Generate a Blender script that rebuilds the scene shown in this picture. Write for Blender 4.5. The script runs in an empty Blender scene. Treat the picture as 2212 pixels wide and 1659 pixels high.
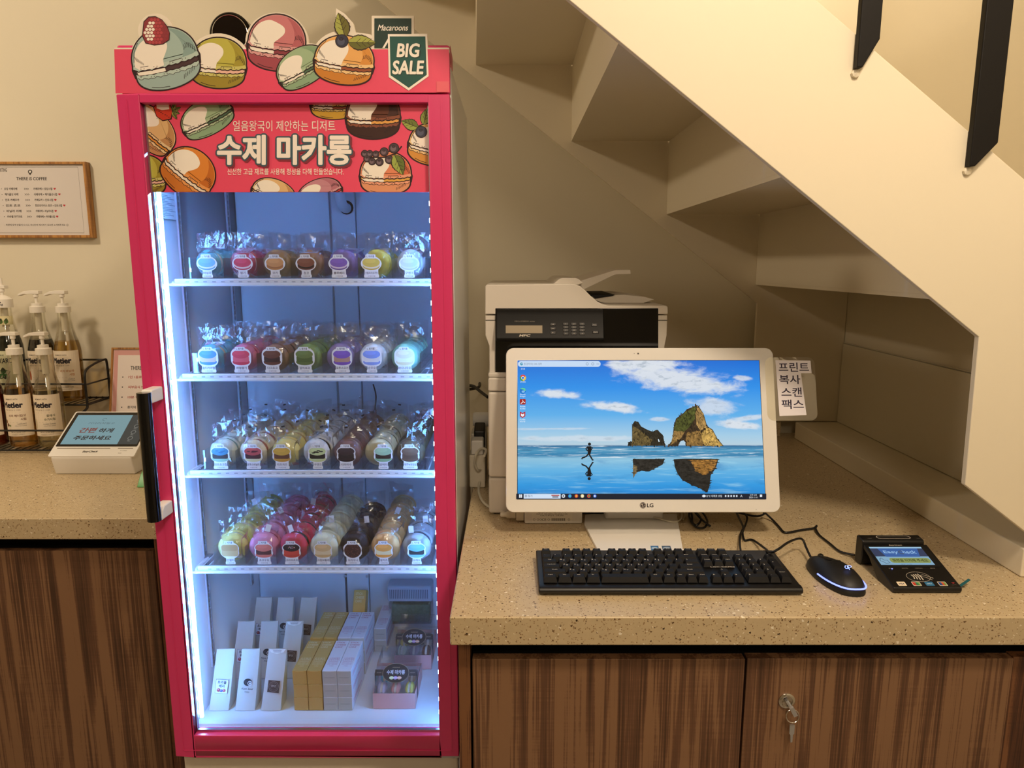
import bpy, bmesh, math, random
from mathutils import Vector, Matrix, noise
R = random.Random(7)
SC = bpy.context.scene; COL = SC.collection; D = bpy.data
pi = math.pi; sin = math.sin; cos = math.cos
# ---------------------------------------------------------------- camera, light, exposure
F = 1510.0; TH = math.radians(9.7); CH = 1.445; CT, ST = cos(TH), sin(TH)
cam = D.objects.new('camera', D.cameras.new('camera')); COL.objects.link(cam)
cam.location = (0, 0, CH); cam.rotation_euler = (pi/2 - TH, 0, 0)
cam.data.sensor_width = 36; cam.data.lens = F/2212*36; cam.data.clip_start = .01
SC.camera = cam
SC.view_settings.view_transform = 'Standard'; SC.view_settings.look = 'None'
SC.view_settings.exposure = 0.0; SC.view_settings.gamma = 1; SC.view_settings.use_curve_mapping = False
SC.cycles.transparent_max_bounces = 48; SC.cycles.max_bounces = 10; SC.cycles.diffuse_bounces = 5
SC.cycles.glossy_bounces = 4; SC.cycles.transmission_bounces = 6; SC.cycles.sample_clamp_indirect = 4
SC.cycles.use_denoising = True
W = D.worlds.new('world'); SC.world = W; W.use_nodes = True
W.node_tree.nodes['Background'].inputs[0].default_value = (1, .78, .52, 1)
W.node_tree.nodes['Background'].inputs[1].default_value = .05
WARM = (1, .81, .60)
def lamp(name, loc, target, size, power, col=WARM):
    l = D.lights.new(name, 'AREA'); l.shape = 'DISK'; l.size = size; l.energy = power; l.color = col
    o = D.objects.new(name, l); COL.objects.link(o); o.location = loc
    o.rotation_euler = (Vector(target)-Vector(loc)).to_track_quat('-Z', 'Y').to_euler()
lamp('ceiling_lamp_front', (.55, .12, 2.64), (.45, .95, .9), .26, 21)
lamp('ceiling_lamp_left', (-1.75, 1.0, 2.62), (-1.45, 2.0, 1.0), .22, 15)
lamp('ceiling_lamp_rear', (.1, -1.2, 2.62), (.2, 1.0, 1.0), .5, 17)
lamp('stairwell_lamp', (.86, 1.72, 2.66), (.70, 2.2, 1.6), .12, 4.5)
# ---------------------------------------------------------------- helpers
def ray(u, v):
    a = (u-1106)/F; b = (829.5-v)/F
    return a, CT+b*ST, -ST+b*CT
def PY(u, v, Y):                       # where the sight line through a photo pixel meets the plane y = Y
    a, y, z = ray(u, v); t = Y/y
    return Vector((a*t, Y, CH+z*t))
def PZ(u, v, Z):
    a, y, z = ray(u, v); t = (Z-CH)/z
    return Vector((a*t, y*t, Z))
def lin(c):
    return c/12.92 if c <= .04045 else ((c+.055)/1.055)**2.4
def hx(h):
    if not isinstance(h, str): return tuple(h)
    return tuple(lin(int(h[i:i+2], 16)/255) for i in (0, 2, 4))
MATS = {}
def nt(m):
    m.use_nodes = True
    return m.node_tree, m.node_tree.nodes['Principled BSDF']
def mat(name, col, rough=.5, metal=0, spec=.5, emit=0, ecol=None, coat=0, bump=0, bscale=300, var=0, sub=0):
    if name in MATS: return MATS[name]
    m = D.materials.new(name); t, b = nt(m); c = hx(col)
    b.inputs['Base Color'].default_value = (*c, 1); b.inputs['Roughness'].default_value = rough
    b.inputs['Metallic'].default_value = metal; b.inputs['Specular IOR Level'].default_value = spec
    b.inputs['Coat Weight'].default_value = coat
    if emit:
        b.inputs['Emission Color'].default_value = (*hx(ecol or col), 1); b.inputs['Emission Strength'].default_value = emit
    if sub:
        b.inputs['Subsurface Weight'].default_value = sub; b.inputs['Subsurface Radius'].default_value = (.004, .003, .002)
    if bump or var:
        co = t.nodes.new('ShaderNodeTexCoord'); n = t.nodes.new('ShaderNodeTexNoise')
        n.inputs['Scale'].default_value = bscale; n.inputs['Detail'].default_value = 4
        t.links.new(co.outputs['Object'], n.inputs['Vector'])
        if bump:
            bu = t.nodes.new('ShaderNodeBump'); bu.inputs['Strength'].default_value = bump; bu.inputs['Distance'].default_value = .001
            t.links.new(n.outputs['Fac'], bu.inputs['Height']); t.links.new(bu.outputs['Normal'], b.inputs['Normal'])
        if var:
            mx = t.nodes.new('ShaderNodeMix'); mx.data_type = 'RGBA'
            mx.inputs[6].default_value = (*[x*(1-var) for x in c], 1); mx.inputs[7].default_value = (*[min(1, x*(1+var)) for x in c], 1)
            t.links.new(n.outputs['Fac'], mx.inputs[0]); t.links.new(mx.outputs[2], b.inputs['Base Color'])
    MATS[name] = m; return m
def clear(name, tint=(1, 1, 1), gl=.06, glmax=.5, rough=.05, bump=0, bscale=120, gcol=(1, 1, 1)):
    """thin clear film, acrylic or glass: see-through plus a facing-dependent gloss"""
    if name in MATS: return MATS[name]
    m = D.materials.new(name); t, b = nt(m); t.nodes.remove(b); out = t.nodes['Material Output']
    tr = t.nodes.new('ShaderNodeBsdfTransparent'); tr.inputs[0].default_value = (*tint, 1)
    g = t.nodes.new('ShaderNodeBsdfGlossy'); g.inputs[0].default_value = (*gcol, 1); g.inputs['Roughness'].default_value = rough
    lw = t.nodes.new('ShaderNodeLayerWeight'); lw.inputs[0].default_value = .25
    mr = t.nodes.new('ShaderNodeMapRange'); mr.inputs[3].default_value = gl; mr.inputs[4].default_value = glmax
    t.links.new(lw.outputs['Fresnel'], mr.inputs[0])
    mx = t.nodes.new('ShaderNodeMixShader')
    t.links.new(mr.outputs[0], mx.inputs[0]); t.links.new(tr.outputs[0], mx.inputs[1]); t.links.new(g.outputs[0], mx.inputs[2])
    t.links.new(mx.outputs[0], out.inputs[0])
    if bump:
        co = t.nodes.new('ShaderNodeTexCoord'); n = t.nodes.new('ShaderNodeTexNoise'); n.inputs['Scale'].default_value = bscale
        bu = t.nodes.new('ShaderNodeBump'); bu.inputs['Strength'].default_value = bump; bu.inputs['Distance'].default_value = .002
        t.links.new(co.outputs['Object'], n.inputs['Vector']); t.links.new(n.outputs['Fac'], bu.inputs['Height'])
        t.links.new(bu.outputs['Normal'], g.inputs['Normal']); t.links.new(bu.outputs['Normal'], lw.inputs['Normal'])
    MATS[name] = m; return m
def attr_mat(name, emission=0, rough=.5, noisy=0):
    if name in MATS: return MATS[name]
    m = D.materials.new(name); t, b = nt(m)
    a = t.nodes.new('ShaderNodeAttribute'); a.attribute_name = 'Col'
    c = a.outputs['Color']
    if noisy:
        co = t.nodes.new('ShaderNodeTexCoord'); n = t.nodes.new('ShaderNodeTexNoise'); n.inputs['Scale'].default_value = noisy
        n.inputs['Detail'].default_value = 6; n.inputs['Roughness'].default_value = .75
        t.links.new(co.outputs['Object'], n.inputs['Vector'])
        mr = t.nodes.new('ShaderNodeMapRange'); mr.inputs[1].default_value = .3; mr.inputs[2].default_value = .7; mr.inputs[3].default_value = .25; mr.inputs[4].default_value = 1.9
        t.links.new(n.outputs['Fac'], mr.inputs[0])
        vm = t.nodes.new('ShaderNodeVectorMath'); vm.operation = 'SCALE'
        t.links.new(c, vm.inputs[0]); t.links.new(mr.outputs[0], vm.inputs['Scale']); c = vm.outputs[0]
    if emission:
        t.links.new(c, b.inputs['Emission Color']); b.inputs['Emission Strength'].default_value = emission
        b.inputs['Base Color'].default_value = (.01, .01, .01, 1); b.inputs['Roughness'].default_value = .6; b.inputs['Specular IOR Level'].default_value = .1
    else:
        t.links.new(c, b.inputs['Base Color']); b.inputs['Roughness'].default_value = rough
    MATS[name] = m; return m
WL = {}
def reg(o, parent):
    COL.objects.link(o)
    if parent is not None:
        o.parent = parent; WL[o.name] = WL[parent.name]
    else: WL[o.name] = Vector((0, 0, 0))
    return o
def tag(o, label=None, cat=None, group=None, kind=None):
    for k, v in (('label', label), ('category', cat), ('group', group), ('kind', kind)):
        if v: o[k] = v
    return o
def thing(name, label, cat, loc=(0, 0, 0), group=None, rot=None, kind=None):
    o = D.objects.new(name, None); o.empty_display_size = .02; COL.objects.link(o)
    o.location = loc; WL[o.name] = Vector(loc)
    if rot: o.rotation_euler = rot; WL[o.name] = Vector((0, 0, 0))    # a rotated thing is built in its own frame
    return tag(o, label, cat, group, kind)
class MB:
    def __init__(s): s.v = []; s.f = []
    def add(s, vs, fs):
        n = len(s.v); s.v += [tuple(p) for p in vs]; s.f += [tuple(n+i for i in q) for q in fs]; return s
    def box(s, x0, x1, y0, y1, z0, z1):
        return s.add([(x, y, z) for z in (z0, z1) for y in (y0, y1) for x in (x0, x1)],
                     [(0, 2, 3, 1), (4, 5, 7, 6), (0, 1, 5, 4), (2, 6, 7, 3), (0, 4, 6, 2), (1, 3, 7, 5)])
    def frus(s, x0, x1, y0, y1, z0, z1, ix, iy, iy2=None):     # box with its top drawn in
        iy2 = iy if iy2 is None else iy2
        return s.add([(x0, y0, z0), (x1, y0, z0), (x0, y1, z0), (x1, y1, z0), (x0+ix, y0+iy, z1), (x1-ix, y0+iy, z1), (x0+ix, y1-iy2, z1), (x1-ix, y1-iy2, z1)],
                     [(0, 2, 3, 1), (4, 5, 7, 6), (0, 1, 5, 4), (2, 6, 7, 3), (0, 4, 6, 2), (1, 3, 7, 5)])
    def prism(s, pts, d0, d1, ax='y'):     # pts are (x,z) for ax y, (y,z) for ax x, (x,y) for ax z
        n = len(pts)
        f = {'y': lambda p, d: (p[0], d, p[1]), 'x': lambda p, d: (d, p[0], p[1]), 'z': lambda p, d: (p[0], p[1], d)}[ax]
        return s.add([f(p, d0) for p in pts]+[f(p, d1) for p in pts],
                     [tuple(range(n)), tuple(range(2*n-1, n-1, -1))]+[(i, n+i, n+(i+1) % n, (i+1) % n) for i in range(n)])
    def tube(s, pts, r, n=8, caps=True, r2=None):
        pts = [Vector(p) for p in pts]; m = len(pts); rings = []
        t0 = (pts[1]-pts[0]).normalized(); up = Vector((0, 0, 1)) if abs(t0.z) < .9 else Vector((1, 0, 0))
        nn = t0.cross(up).normalized()
        for i, p in enumerate(pts):
            t = (pts[min(i+1, m-1)]-pts[max(i-1, 0)]).normalized()
            nn = (nn-t*nn.dot(t)).normalized(); bb = t.cross(nn)
            rr = r if r2 is None else r+(r2-r)*i/(m-1)
            rings.append([p+(nn*cos(2*pi*k/n)+bb*sin(2*pi*k/n))*rr for k in range(n)])
        vs = [q for g in rings for q in g]
        fs = [(i*n+k, i*n+(k+1) % n, (i+1)*n+(k+1) % n, (i+1)*n+k) for i in range(m-1) for k in range(n)]
        if caps: fs += [tuple(range(n-1, -1, -1)), tuple((m-1)*n+k for k in range(n))]
        return s.add(vs, fs)
    def lathe(s, prof, c=(0, 0, 0), ax='z', n=24, wob=None):   # prof: (radius, height)
        vs = []; m = len(prof)
        for i, (r, h) in enumerate(prof):
            for k in range(n):
                a = 2*pi*k/n; rr = r*(wob(i, k) if wob else 1)
                x, y = rr*cos(a), rr*sin(a)
                p = (x, y, h) if ax == 'z' else ((x, h, y) if ax == 'y' else (h, x, y))
                vs.append((c[0]+p[0], c[1]+p[1], c[2]+p[2]))
        fs = [(i*n+k, i*n+(k+1) % n, (i+1)*n+(k+1) % n, (i+1)*n+k) for i in range(m-1) for k in range(n)]
        if prof[0][0] > 1e-6: fs.append(tuple(range(n-1, -1, -1)))
        if prof[-1][0] > 1e-6: fs.append(tuple((m-1)*n+k for k in range(n)))
        return s.add(vs, fs)
    def mesh(s, name, wl=Vector((0, 0, 0)), smooth=False):
        me = D.meshes.new(name); me.from_pydata([(p[0]-wl.x, p[1]-wl.y, p[2]-wl.z) for p in s.v], [], s.f)
        bm = bmesh.new(); bm.from_mesh(me); bmesh.ops.remove_doubles(bm, verts=bm.verts, dist=1e-6)
        bmesh.ops.recalc_face_normals(bm, faces=bm.faces)
        for f in bm.faces: f.smooth = smooth
        bm.to_mesh(me); bm.free()
        return me
    def build(s, name, m, parent=None, smooth=False, bevel=0, seg=2, kind=None, label=None):
        wl = WL[parent.name] if parent is not None else Vector((0, 0, 0))
        me = s.mesh(name, wl, smooth or bevel > 0); me.materials.append(m)
        o = reg(D.objects.new(name, me), parent)
        if smooth and not bevel:
            e = [x for x in ()]
            me.set_sharp_from_angle(angle=math.radians(40))
        if bevel:
            b = o.modifiers.new('bevel', 'BEVEL'); b.width = bevel; b.segments = seg; b.limit_method = 'ANGLE'; b.angle_limit = math.radians(35); b.harden_normals = True
        if kind: o['kind'] = kind
        if label: o['label'] = label
        return o
def rrect(x0, x1, y0, y1, r, n=5):
    out = []
    for cx, cy, a in ((x1-r, y1-r, 0), (x0+r, y1-r, pi/2), (x0+r, y0+r, pi), (x1-r, y0+r, 1.5*pi)):
        out += [(cx+r*cos(a+pi/2*k/n), cy+r*sin(a+pi/2*k/n)) for k in range(n+1)]
    return out
def smooth_path(pts, k=6):
    pts = [Vector(p) for p in pts]; out = []
    for i in range(len(pts)-1):
        a = pts[max(i-1, 0)]; b = pts[i]; c = pts[i+1]; d = pts[min(i+2, len(pts)-1)]
        for j in range(k):
            t = j/k
            out.append(.5*((2*b)+(c-a)*t+(2*a-5*b+4*c-d)*t*t+(3*b-a-3*c+d)*t**3))
    out.append(pts[-1]); return out
GL = {}
def glyphs(s, bold=0, shear=0):
    k = (s, bold, shear)
    if k not in GL:
        c = D.curves.new('t', 'FONT'); c.body = s; c.size = 1; c.offset = bold; c.shear = shear; c.resolution_u = 3
        c.align_x = 'CENTER'
        o = D.objects.new('t', c); me = o.to_mesh()
        GL[k] = ([(v.co.x, v.co.y) for v in me.vertices], [tuple(p.vertices) for p in me.polygons])
        o.to_mesh_clear(); D.objects.remove(o); D.curves.remove(c)
    return GL[k]
class Art:
    """flat print as flat polygons, in layers a few hundredths of a millimetre apart"""
    def __init__(s, f, up=1, step=4e-5): s.f = f; s.up = up; s.step = step; s.v = []; s.p = []; s.c = []; s.lv = 0; s.clip = None
    def _add(s, pts, faces, col, lv):
        lv = s.lv if lv is None else lv
        s.k = (getattr(s, 'k', 0)+1) % 8; hh = (lv+1)*s.step+s.k*s.step*.12       # no two pieces are ever coplanar
        n = len(s.v); s.v += [s.f(x, y, hh) for x, y in pts]
        for q in faces: s.p.append(tuple(n+i for i in q)); s.c.append(hx(col))
    def poly(s, pts, col, lv=None):
        if s.clip:
            x0, x1, y0, y1 = s.clip
            for ins, cut in ((lambda p: p[0] >= x0, ('x', x0)), (lambda p: p[0] <= x1, ('x', x1)), (lambda p: p[1] >= y0, ('y', y0)), (lambda p: p[1] <= y1, ('y', y1))):
                o = []
                for i, p in enumerate(pts):
                    q = pts[i-1]
                    if ins(p) != ins(q):
                        k = 0 if cut[0] == 'x' else 1; t = (cut[1]-q[k])/(p[k]-q[k])
                        o.append((q[0]+(p[0]-q[0])*t, q[1]+(p[1]-q[1])*t))
                    if ins(p): o.append(p)
                pts = o
                if len(pts) < 3: return
        s._add(pts, [tuple(range(len(pts)))], col, lv)
    def rect(s, x0, x1, y0, y1, col, lv=None, r=0): s.poly(rrect(x0, x1, y0, y1, r) if r else [(x0, y0), (x1, y0), (x1, y1), (x0, y1)], col, lv)
    def ell(s, cx, cy, a, b, col, lv=None, rot=0, n=28):
        c, d = cos(rot), sin(rot)
        s.poly([(cx+a*cos(t)*c-b*sin(t)*d, cy+a*cos(t)*d+b*sin(t)*c) for t in [2*pi*i/n for i in range(n)]], col, lv)
    def line(s, pts, w, col, lv=None, closed=False):
        if closed: pts = list(pts)+[pts[0], pts[1]]
        L = []; Rr = []
        for i, p in enumerate(pts):
            a = pts[max(i-1, 0)]; b = pts[min(i+1, len(pts)-1)]
            dx, dy = b[0]-a[0], b[1]-a[1]; l = math.hypot(dx, dy) or 1
            nx, ny = -dy/l*w/2, dx/l*w/2
            L.append((p[0]+nx, p[1]+ny)); Rr.append((p[0]-nx, p[1]-ny))
        for i in range(len(pts)-1): s.poly([L[i], L[i+1], Rr[i+1], Rr[i]], col, lv)
    def text(s, t, x, y, h, col, lv=None, bold=0, shear=0, sx=1, align='C', rot=0, width=None, fat=0, em=0):
        if fat:
            for i in range(8): s.text(t, x+fat*cos(pi*i/4), y+fat*sin(pi*i/4), h, col, (s.lv if lv is None else lv)+i*.12, 0, shear, sx, align, rot, width)
            return
        vs, fs = glyphs(t, bold, shear)
        if not vs: return
        x0 = min(v[0] for v in vs); x1 = max(v[0] for v in vs); y0 = min(v[1] for v in vs); y1 = max(v[1] for v in vs)
        k = em or h/(y1-y0); kx = k*sx if width is None else width/(x1-x0)
        ox = {'C': (x0+x1)/2, 'L': x0, 'R': x1}[align]; oy = (y0+y1)/2; c, d = cos(rot), sin(rot)
        P = []
        for vx, vy in vs:
            a, b = (vx-ox)*kx, (vy-oy)*k
            P.append((x+a*c-b*d, y+s.up*(a*d+b*c)))
        s._add(P, fs, col, lv)
    def build(s, name, m, parent, label=None):
        wl = WL[parent.name]
        me = D.meshes.new(name); me.from_pydata([tuple(Vector(p)-wl) for p in s.v], [], s.p)
        at = me.color_attributes.new('Col', 'FLOAT_COLOR', 'CORNER'); buf = []
        for q, c in zip(s.p, s.c): buf += [*c, 1.0]*len(q)
        at.data.foreach_set('color', buf); me.materials.append(m)
        o = reg(D.objects.new(name, me), parent)
        if label: o['label'] = label
        return o
def planemap(o, ex, ey, n):
    o, ex, ey, n = map(Vector, (o, ex, ey, n))
    return lambda x, y, h: o+ex*x+ey*y+n*h
PRINT = attr_mat('print', rough=.55); LIT = attr_mat('lit_print', emission=1.0); GLOSSPRINT = attr_mat('gloss_print', rough=.25)
# ---------------------------------------------------------------- shared materials
WALL = mat('painted_wall', 'd9d1bb', .75, bump=.08, bscale=260)
STEEL_PAINT = mat('painted_stair_steel', 'e6dcc4', .5, bump=.05, bscale=60)
WHITE = mat('white_plastic', 'e9e6e0', .38); OFFW = mat('warm_white_plastic', 'e6ddca', .42); WHITEM = mat('white_enamel', 'eceef0', .22, coat=.3)
BLACK = mat('black_plastic', '0b0a0a', .4); GLOSSB = mat('gloss_black', '060606', .12); MATB = mat('matte_black', '0d0c0c', .6, spec=.3)
CHROME = mat('chrome', 'd8d4cc', .15, 1); STEEL = mat('steel', 'c4c6ca', .38, .75); CORDW = mat('white_cord', 'dcd5c2', .5)
PINK = mat('pink_red_enamel', 'dd3a74', .32, coat=.2); RED = mat('banner_red', 'ee4f70', .45)
VOID = mat('dark_recess', '040303', .9)
def wood(name, c0, c1, c2, sc=1.0):
    m = D.materials.new(name); t, b = nt(m); L = t.links.new
    co = t.nodes.new('ShaderNodeTexCoord'); mp = t.nodes.new('ShaderNodeMapping'); mp.inputs['Scale'].default_value = (17*sc, 17*sc, .8*sc)
    L(co.outputs['Object'], mp.inputs[0])
    n1 = t.nodes.new('ShaderNodeTexNoise'); n1.inputs['Scale'].default_value = 1.6; n1.inputs['Detail'].default_value = 3; n1.inputs['Distortion'].default_value = 1.1
    L(mp.outputs[0], n1.inputs['Vector'])
    mp2 = t.nodes.new('ShaderNodeMapping'); mp2.inputs['Scale'].default_value = (230*sc, 230*sc, 2.2*sc); L(co.outputs['Object'], mp2.inputs[0])
    n2 = t.nodes.new('ShaderNodeTexNoise'); n2.inputs['Scale'].default_value = 1.4; n2.inputs['Detail'].default_value = 5; L(mp2.outputs[0], n2.inputs['Vector'])
    mp3 = t.nodes.new('ShaderNodeMapping'); mp3.inputs['Scale'].default_value = (6, 6, 160); L(co.outputs['Object'], mp3.inputs[0])
    n3 = t.nodes.new('ShaderNodeTexNoise'); n3.inputs['Scale'].default_value = 1.5; n3.inputs['Detail'].default_value = 3; L(mp3.outputs[0], n3.inputs['Vector'])
    a = t.nodes.new('ShaderNodeMath'); a.operation = 'MULTIPLY_ADD'; a.inputs[1].default_value = .8; L(n2.outputs['Fac'], a.inputs[0]); L(n1.outputs['Fac'], a.inputs[2])
    a2 = t.nodes.new('ShaderNodeMath'); a2.operation = 'MULTIPLY_ADD'; a2.inputs[1].default_value = .10; L(n3.outputs['Fac'], a2.inputs[0]); L(a.outputs[0], a2.inputs[2])
    r = t.nodes.new('ShaderNodeValToRGB'); e = r.color_ramp.elements
    e[0].position = .72; e[0].color = (*hx(c0), 1); e[1].position = 1.16; e[1].color = (*hx(c2), 1)
    x = r.color_ramp.elements.new(.94); x.color = (*hx(c1), 1)
    L(a2.outputs[0], r.inputs[0]); L(r.outputs[0], b.inputs['Base Color']); b.inputs['Roughness'].default_value = .5
    bu = t.nodes.new('ShaderNodeBump'); bu.inputs['Strength'].default_value = .15; bu.inputs['Distance'].default_value = .0006
    L(a2.outputs[0], bu.inputs['Height']); L(bu.outputs[0], b.inputs['Normal'])
    return m
WALNUT = wood('walnut_laminate', '483020', '6c4b35', '896649'); WALNUT2 = wood('walnut_laminate_end', '3a2015', '5c3823', '7d5334', 1.3)
OAK = wood('oak_frame', '7a4d22', 'a06d35', 'b98545', 3)
def terrazzo():
    m = D.materials.new('speckled_quartz'); t, b = nt(m); L = t.links.new
    co = t.nodes.new('ShaderNodeTexCoord'); base = hx('c4b08c')
    n = t.nodes.new('ShaderNodeTexNoise'); n.inputs['Scale'].default_value = 90; n.inputs['Detail'].default_value = 5; L(co.outputs['Object'], n.inputs['Vector'])
    mx = t.nodes.new('ShaderNodeMix'); mx.data_type = 'RGBA'; mx.inputs[6].default_value = (*[c*.9 for c in base], 1); mx.inputs[7].default_value = (*[min(1, c*1.1) for c in base], 1)
    L(n.outputs['Fac'], mx.inputs[0]); cur = mx.outputs[2]
    dn = t.nodes.new('ShaderNodeTexNoise'); dn.inputs['Scale'].default_value = 420; dn.inputs['Detail'].default_value = 2; L(co.outputs['Object'], dn.inputs['Vector'])
    dv_ = t.nodes.new('ShaderNodeVectorMath'); dv_.operation = 'MULTIPLY_ADD'; dv_.inputs[1].default_value = (.006, .006, .006); L(dn.outputs['Color'], dv_.inputs[0]); L(co.outputs['Object'], dv_.inputs[2])
    for sc, thr, dens, col in ((105, .25, .05, 'ece2cc'), (175, .27, .17, '5f4426'), (320, .36, .24, '8a6a44'), (110, .20, .06, '33210f'), (230, .30, .09, 'e6dcc4')):
        v = t.nodes.new('ShaderNodeTexVoronoi'); v.inputs['Scale'].default_value = sc; L(dv_.outputs[0], v.inputs['Vector'])
        lt = t.nodes.new('ShaderNodeMath'); lt.operation = 'LESS_THAN'; lt.inputs[1].default_value = thr; L(v.outputs['Distance'], lt.inputs[0])
        sx = t.nodes.new('ShaderNodeSeparateColor'); L(v.outputs['Color'], sx.inputs[0])
        l2 = t.nodes.new('ShaderNodeMath'); l2.operation = 'LESS_THAN'; l2.inputs[1].default_value = dens; L(sx.outputs[0], l2.inputs[0])
        mu = t.nodes.new('ShaderNodeMath'); mu.operation = 'MULTIPLY'; L(lt.outputs[0], mu.inputs[0]); L(l2.outputs[0], mu.inputs[1])
        k = t.nodes.new('ShaderNodeMix'); k.data_type = 'RGBA'; k.inputs[7].default_value = (*hx(col), 1)
        L(mu.outputs[0], k.inputs[0]); L(cur, k.inputs[6]); cur = k.outputs[2]
    L(cur, b.inputs['Base Color']); b.inputs['Roughness'].default_value = .34
    return m
QUARTZ = terrazzo()
GLASS = clear('door_glass', (.96, .98, .98), .035, .6, .01); ACRYLIC = clear('clear_acrylic', (.975, .985, .99), .04, .7, .03)
FILM = clear('cellophane', (.95, .96, .97), .07, .65, .12, .3, 150); BOTTLE = clear('bottle_glass', (.97, .97, .93), .05, .6, .02)
# ================================================================ setting
def struct(name, b, m, **k):
    o = b.build(name, m, None, **k); o['kind'] = 'structure'; return o
XL, XR, YF, YB, ZC = -2.6, 1.035, -2.4, 2.24, 2.70
struct('floor', MB().box(XL-.1, XR+.1, YF-.1, YB+.1, -.1, 0), mat('floor_tile', '8d8274', .4, var=.1, bscale=8))
struct('ceiling', MB().box(XL-.1, XR+.1, YF-.1, YB+.1, ZC, ZC+.1), mat('ceiling_paint', 'e8e4da', .8, bump=.05))
struct('wall_back', MB().box(XL-.1, XR+.1, YB, YB+.1, 0, ZC), WALL)
struct('wall_left', MB().box(XL-.1, XL, YF, YB, 0, ZC), WALL)
struct('wall_right', MB().box(XR, XR+.1, YF, YB, 0, ZC), WALL)
struct('wall_front', MB().box(XL-.1, XR+.1, YF-.1, YF, 0, ZC), WALL)
struct('trim_1', MB().box(.898, XR, 1.159, 2.164, .9003, .9535), STEEL_PAINT, bevel=.003)
# panel seam on the niche's side wall
struct('trim_2', MB().box(XR-.004, XR, 1.16, 2.163, 1.205, 1.2075).box(XR-.006, XR-.0005, 1.16, 2.163, .955, 1.203), WALL, bevel=.0008)
# staircase: two steel stringers, folded treads and risers seen from below, flat black balusters
st = thing('staircase', 'cream painted steel staircase with black flat balusters rising over the computer counter', 'staircase', (.4, 1.6, 0), kind='structure')
prof = [(-1.05, 2.699), (.767, 1.3276), (.772, 1.0744), (.93, .957), (1.034, .957), (1.034, 1.41), (-.675, 2.699)]
MB().prism(prof, 1.145, 1.157).build('stringer', STEEL_PAINT, st, bevel=.0015)
prof2 = [(-1.05, 2.699), (.7565, 1.3275), (.7565, 1.03), (.835, .9545), (1.034, .9545), (1.034, 1.41), (-.675, 2.699)]
MB().prism(prof2, 2.166, 2.178).build('stringer', STEEL_PAINT, st, bevel=.0015)
xs = [-.390, -.105, .176, .466, .747, 1.033]; zs = [2.23, 2.018, 1.8055, 1.594, 1.384]
off = [.06, .055, 0, 0, 0, 0]           # the upper steps fan slightly
def plate(x0, x1, z0, z1, xf0, xf1):
    return MB().add([(x0, 2.164, z0), (x1, 2.164, z1), (xf1, 1.158, z1), (xf0, 1.158, z0),
                     (x0, 2.164, z0+.008), (x1+.001, 2.164, z1+.008), (xf1+.001, 1.158, z1+.008), (xf0, 1.158, z0+.008)],
                    [(0, 1, 2, 3), (7, 6, 5, 4), (0, 4, 5, 1), (1, 5, 6, 2), (2, 6, 7, 3), (3, 7, 4, 0)])
for i in range(5):
    plate(xs[i], xs[i+1], zs[i], zs[i], xs[i]+off[i], xs[i+1]+off[i+1]).build('tread', STEEL_PAINT, st)
    if i < 4:
        x, xf = xs[i+1], xs[i+1]+off[i+1]
        zl = zs[i+1]+.0081
        MB().add([(x, 2.164, zl), (xf, 1.158, zl), (xf, 1.158, zs[i]), (x, 2.164, zs[i]),
                  (x+.008, 2.164, zl), (xf+.008, 1.158, zl), (xf+.008, 1.158, zs[i]), (x+.008, 2.164, zs[i])],
                 [(0, 1, 2, 3), (7, 6, 5, 4), (0, 4, 5, 1), (1, 5, 6, 2), (2, 6, 7, 3), (3, 7, 4, 0)]).build('riser', STEEL_PAINT, st)
for x0, x1, zl, zr in ((.5255, .5575, 1.741, 1.782), (.7135, .7540, 1.596, 1.631)):
    MB().prism([(x0, zl), (x0+.009, zl), (x1, zr), (x1, 2.69), (x0, 2.69)], 1.131, 1.1445).build('baluster', mat('black_steel', '0b0807', .55, spec=.25, bump=.2, bscale=200), st, bevel=.002, label='black flat steel baluster with a pointed foot')
    MB().lathe([(.0, -.006), (.006, -.004), (.007, 0)], ((x0+.004), 1.1445, zl-.006), 'y', 8).build('weld_bead', STEEL_PAINT, st)
# ---------------------------------------------------------------- counters and cabinets
ct = thing('countertop', 'speckled beige quartz countertop under the stairs carrying the computer', 'countertop', (.45, 1.6, .85))
MB().box(-.098, XR-.0005, 1.019, YB-.001, .851, .90).build('slab', QUARTZ, ct, bevel=.003)
MB().box(.50, .86, 2.18, 2.2385, .9002, .95).build('upstand', QUARTZ, ct, bevel=.002)
c2 = thing('countertop', 'speckled beige quartz countertop left of the fridge carrying syrup bottles', 'countertop', (-1.6, 1.8, .85))
MB().box(XL+.001, -.718, 1.451, YB-.001, .851, .90).build('slab', QUARTZ, c2, bevel=.003)
cb = thing('base_cabinet', 'walnut base cabinet with two doors under the computer counter', 'cabinet', (.4, 1.6, 0))
MB().box(-.066, 1.03, 1.09, 2.23, .08, .80).build('carcass', VOID, cb)
MB().box(-.066, 1.03, 1.13, 2.23, .80, .8505).build('recess_rail', VOID, cb)
MB().box(-.0875, -.0685, 1.05, 2.23, 0, .8505).build('side_panel', WALNUT2, cb, bevel=.001)
MB().box(.823, 1.03, 1.056, 1.074, 0, .81).build('filler_panel', WALNUT2, cb, bevel=.001)
MB().box(-.06, 1.03, 1.10, 1.12, 0, .08).build('plinth', MATB, cb)
d1 = MB().box(-.0650, .3812, 1.05, 1.068, .085, .8095).build('door', WALNUT, cb, bevel=.0012)
d2 = MB().box(.3845, .8198, 1.05, 1.068, .085, .8105).build('door', WALNUT, cb, bevel=.0012)
lp = PY(1699, 1513, 1.05)
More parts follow.
